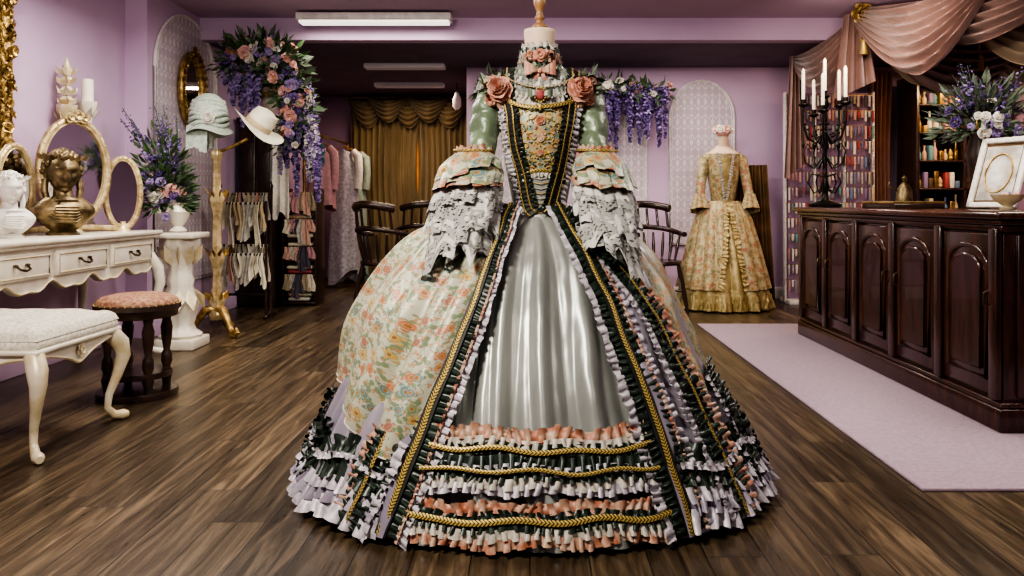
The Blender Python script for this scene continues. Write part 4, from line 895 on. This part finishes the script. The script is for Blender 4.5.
for i in range(5):
    a=2*pi*i/5+.5; r=.15; ca,sa=math.cos(a),math.sin(a)
    zt=.68 if i%2 else .74
    b.tube([(cx+ca*q*r,cy+sa*q*r,cz+z) for q,z in ((.05,.55),(.4,.46),(.8,.50),(1.0,.60),(1,zt))],.009,8,'iron')
    b.tube([(cx+ca*q*r,cy+sa*q*r,cz+z) for q,z in ((.1,.36),(.5,.28),(.9,.32),(1.0,.40),(.8,.46),(.6,.42))],.006,6,'iron')
    b.tube([(cx+ca*q*r,cy+sa*q*r,cz+z) for q,z in ((.1,.14),(.5,.10),(.8,.18),(.6,.24),(.1,.22))],.006,6,'iron')
    b.lathe([(.008,zt-.02),(.04,zt),(.036,zt+.008),(.016,zt+.012),(.018,zt+.04)],(cx+ca*r,cy+sa*r,cz),12,'iron')
    b.lathe([(.013,zt+.03),(.012,zt+.25),(.004,zt+.265)],(cx+ca*r,cy+sa*r,cz),10,'candle')
    for k in range(8): b.ell((cx+ca*r*(.2+.1*k),cy+sa*r*(.2+.1*k),cz+.60-.09*math.sin(pi*k/7)),.008,'iron',6,4)
    b.ell((cx+ca*r,cy+sa*r,cz+.45),(.01,.01,.025),'iron',6,5); b.tube([(cx+ca*r,cy+sa*r,cz+.47),(cx+ca*r,cy+sa*r,cz+.6)],.003,4,'iron')
b.lathe([(.018,.78),(.04,.80),(.016,.82),(.018,.84)],(cx,cy,cz),12,'iron'); b.lathe([(.013,.83),(.012,1.06),(.004,1.075)],(cx,cy,cz),10,'candle')
b.finish('iron_candelabra')
b=MB(); b.M=Matrix.Translation((2.44,4.24,.960))@Matrix.Rotation(D(-66),4,'Z')@Matrix.Rotation(D(-20),4,'X')
for (x,z,w,h) in ((0,.015,.28,.03),(0,.385,.28,.03),(-.125,.2,.03,.4),(.125,.2,.03,.4)): b.box((x,0,z+.004),(w,.025,h),'fwhite',.006)
b.box((0,.008,.2),(.24,.008,.36),'capeb',.002); b.box((0,-.0,.2),(.20,.006,.31),'print',.002)
b.tube([(.075*math.cos(t),-.006,.2+.11*math.sin(t)) for t in [2*pi*i/24 for i in range(24)]],.005,6,'agold',closed=True)
b.tube([(0,.02,.3),(0,.10,.06)],.006,6,'dwood'); b.finish('framed_print_on_easel')
arrangement('counter_flower_arrangement',(2.66,4.72,.956),.25,.40,56,['fwhite','fpurple','fpurple','fwhite','fdeep'],12,vase='dwood',vh=.46,leafm='sagel')
b=MB(); b.box((2.3,4.95,.97),(.30,.46,.03),'dwood',.006); b.box((2.3,4.95,.992),(.26,.42,.014),'cream',.003); b.tube([(2.15,4.73,.99),(2.15,5.17,.99),(2.45,5.17,.99),(2.45,4.73,.99)],.01,6,'brass',closed=True); b.finish('ledger_tray')
b=MB(); b.lathe([(.03,0),(.035,.01),(.02,.02),(.06,.05),(.075,.075),(.07,.075),(.05,.05),(.0,.03)],(2.28,3.82,.956),20,'ivgold',cap=False)
for i in range(8): b.ell((2.28+R.uniform(-.03,.03),3.82+R.uniform(-.03,.03),1.02+R.uniform(0,.015)),.014,R.choice(COL),6,5)
b.finish('trinket_bowl')
b=MB(); b.lathe([(.05,0),(.055,.02),(.05,.12),(.03,.15),(.012,.17),(.02,.2),(.0,.22)],(2.55,5.45,.956),18,'bronze'); b.tube([(2.5,5.45,1.07),(2.44,5.45,1.1),(2.45,5.45,1.13)],.007,6,'bronze'); b.finish('small_bronze_jar')
b=MB(); X0,X1,yy=2.50,3.36,7.85
for x in (X0,X1,X0+.29,X0+.58): b.box((x,yy,1.04),(.02,.06,2.05),'white',.004)
b.box(((X0+X1)/2,yy+.05,1.04),(X1-X0,.02,2.05),'wallp',0); b.box(((X0+X1)/2,yy,.02),(X1-X0,.3,.04),'white',.004)
for k in range(13):
    z=.12+.15*k; b.tube([(X0,yy-.04,z+.11),(X1,yy-.04,z+.11)],.005,5,'brass')
    for i in range(24):
        x=X0+.025+i*.0355; c=R.choice(COL+[M['fwhite'],M['frill'],M['frill'],M['fwhite'],M['cream'],M['fpink'],COL[1],COL[3],M['lav'],M['lav']]); h=R.uniform(.06,.13)
        b.box((x,yy-.045-R.uniform(0,.02),z+.11-h/2),(R.uniform(.010,.026),.014,h),c,.003,rz=R.uniform(-.2,.2))
b.finish('ribbon_display_rack')
b=MB(); curt(3.38,3.62,2.30,.03,8.0,'pinkd',5,.04,pinch=.15,side=-1); b.finish('dusty_pink_curtain')
b=MB(); X0,X1,yy=3.66,4.55,7.75
b.box(((X0+X1)/2,yy+.2,1.1),(X1-X0,.03,2.2),'dwood',0)
for x in (X0,(X0+X1)/2,X1): b.box((x,yy,1.1),(.03,.42,2.2),'dwood',.004)
for k in range(9): b.box(((X0+X1)/2,yy,.05+.265*k),(X1-X0,.42,.022),'dwood',.004)
b.finish('display_shelves')
b=MB()
for k in range(1,8):
    for i in range(17):
        x=X0+.045+i*.050
        if abs(x-(X0+X1)/2)<.038: continue
        z=.062+.265*k; c=R.choice([COL[9],COL[5],COL[7],COL[8],COL[1],M['brass'],M['bronze'],COL[2],M['fwhite'],M['candle'],COL[3],M['gold']]); t=R.random()
        if t<.40: h=R.uniform(.06,.19); b.box((x,yy-.12,z+h/2),(.040,.10,h),c,.006)
        elif t<.8: h=R.uniform(.1,.21); b.lathe([(.016,0),(.021,.01),(.021,h*.5),(.008,h*.7),(.011,h)],(x,yy-.13,z),12,c)
        else: b.ell((x,yy-.13,z+.023),(.023,.023,.023),c,12,8); b.lathe([(.018,.04),(.023,.07),(.004,.11)],(x,yy-.13,z),10,c)
b.finish('shelf_trinkets')
# canopy drapes
b=MB()
swag(b,(2.55,6.3,2.50),(3.05,5.3,2.52),.30,.50,'mauve',7,.035,(-.9,-.45,0))
swag(b,(2.45,7.4,2.33),(2.60,6.3,2.48),.20,.45,'mauve',6,.035,(-1,-.2,0))
swag(b,(2.62,6.2,2.50),(3.5,4.9,2.52),.22,.34,'mauve',6,.035,(-.8,-.6,0))
swag(b,(2.62,6.35,2.46),(4.3,6.6,2.42),.34,.42,'mauve',7,.045,(0,-1,0))
swag(b,(3.0,5.75,2.46),(4.1,5.5,2.44),.30,.34,'dcream',6,.035,(0,-1,0))
swag(b,(2.8,6.5,2.36),(3.6,6.55,2.36),.22,.34,'dcream',5,.03,(0,-1,0)); swag(b,(3.6,6.5,2.36),(4.4,6.55,2.36),.26,.34,'dcream',5,.03,(0,-1,0))
def tail(x0,x1,y,zt,zb,mat):
    b.grid(lambda u,v:V((x0+(x1-x0)*(.5+(u-.5)*(.5+.6*v)),y+.03*math.sin(u*24),zt-(zt-zb-.15*u)*v)),40,12,mat)
tail(2.42,2.72,6.35,2.48,1.80,'mauve'); tail(3.5,3.7,6.45,2.4,1.9,'mauve'); tail(2.36,2.55,7.4,2.34,1.2,'mauve')
for p in ((2.60,6.25,2.46),(3.6,6.42,2.36)):
    b.flower(p,(0,-1,-.2),.09,'agold','gold',3,8); b.tube([V(p),V(p)+V((0,-.02,-.2))],.012,6,'gold'); b.lathe([(.005,0),(.03,-.03),(.022,-.05),(.035,-.14)],V(p)+V((0,-.02,-.18)),12,'gold')
b.finish('swagged_canopy_drapes')
# ---------------------------------------------------------------- lights
def area(n,loc,rot,size,power,col,sy=None):
    l=bpy.data.lights.new(n,'AREA'); l.energy=power; l.color=col; l.size=size
    if sy: l.shape='RECTANGLE'; l.size_y=sy
    o=bpy.data.objects.new(n,l); o.location=loc; o.rotation_euler=rot; bpy.context.scene.collection.objects.link(o)
area('added_key_light',(-1.1,.9,2.45),(D(38),0,D(-26)),.5,98,(1,.92,.81))  # key light added off-frame for the gown; no fixture there
area('added_fill_right',(2.3,3.4,2.52),(0,0,0),1.0,44,(1,.91,.82))  # off-frame area light added over the counter side, not a real panel
area('added_fill_left',(-1.7,4.3,2.52),(0,D(-12),0),1.0,72,(1,.93,.85))  # unseen area light added to brighten the left side
area('added_fill_mid',(.3,5.2,2.52),(0,0,0),1.2,42,(1,.91,.82),.4)  # area light added above the frame for the middle of the room
area('added_fill_front',(1.2,.4,2.52),(D(20),0,0),.8,22,(1,.93,.86))  # unseen fill added near the camera, no panel in the ceiling
area('batten_light',(-1.27,6.55,2.43),(0,0,0),1.2,8,(1,.93,.8),.1)
area('corridor_light',(-1.4,9.3,2.31),(0,0,0),.8,18,(1,.75,.52),.15)
area('corridor_light_near',(-1.25,8.0,2.31),(0,0,0),.8,5,(1,.8,.65),.15)
area('rear_room_light',(1.1,7.3,2.36),(0,0,0),1.6,18,(1,.87,.78),.2)
area('added_shelf_fill',(3.9,6.9,2.3),(0,0,0),.8,24,(1,.66,.40),.3)  # warm light added to lift the dark shelves; no lamp there
area('added_drape_fill',(2.2,5.4,2.2),(D(60),0,D(-50)),.5,8,(1,.82,.66),.3)  # added light aimed at the swags to brighten them, without a fixture
wd=bpy.data.worlds.new('World'); bpy.context.scene.world=wd; wd.use_nodes=True
wd.node_tree.nodes['Background'].inputs[0].default_value=(.6,.55,.6,1); wd.node_tree.nodes['Background'].inputs[1].default_value=.3
# ---------------------------------------------------------------- camera
cd=bpy.data.cameras.new('camera'); cd.lens=28.125; cd.sensor_width=36; cd.shift_x=-18/1024; cd.shift_y=-87/1024
co=bpy.data.objects.new('camera',cd); co.location=(0,0,1.0); co.rotation_euler=(D(90),0,0); bpy.context.scene.collection.objects.link(co)
bpy.context.scene.camera=co
try:
    bpy.context.scene.view_settings.view_transform='AgX'; bpy.context.scene.view_settings.look='AgX - High Contrast'; bpy.context.scene.view_settings.exposure=.38
except Exception as e: print(e)
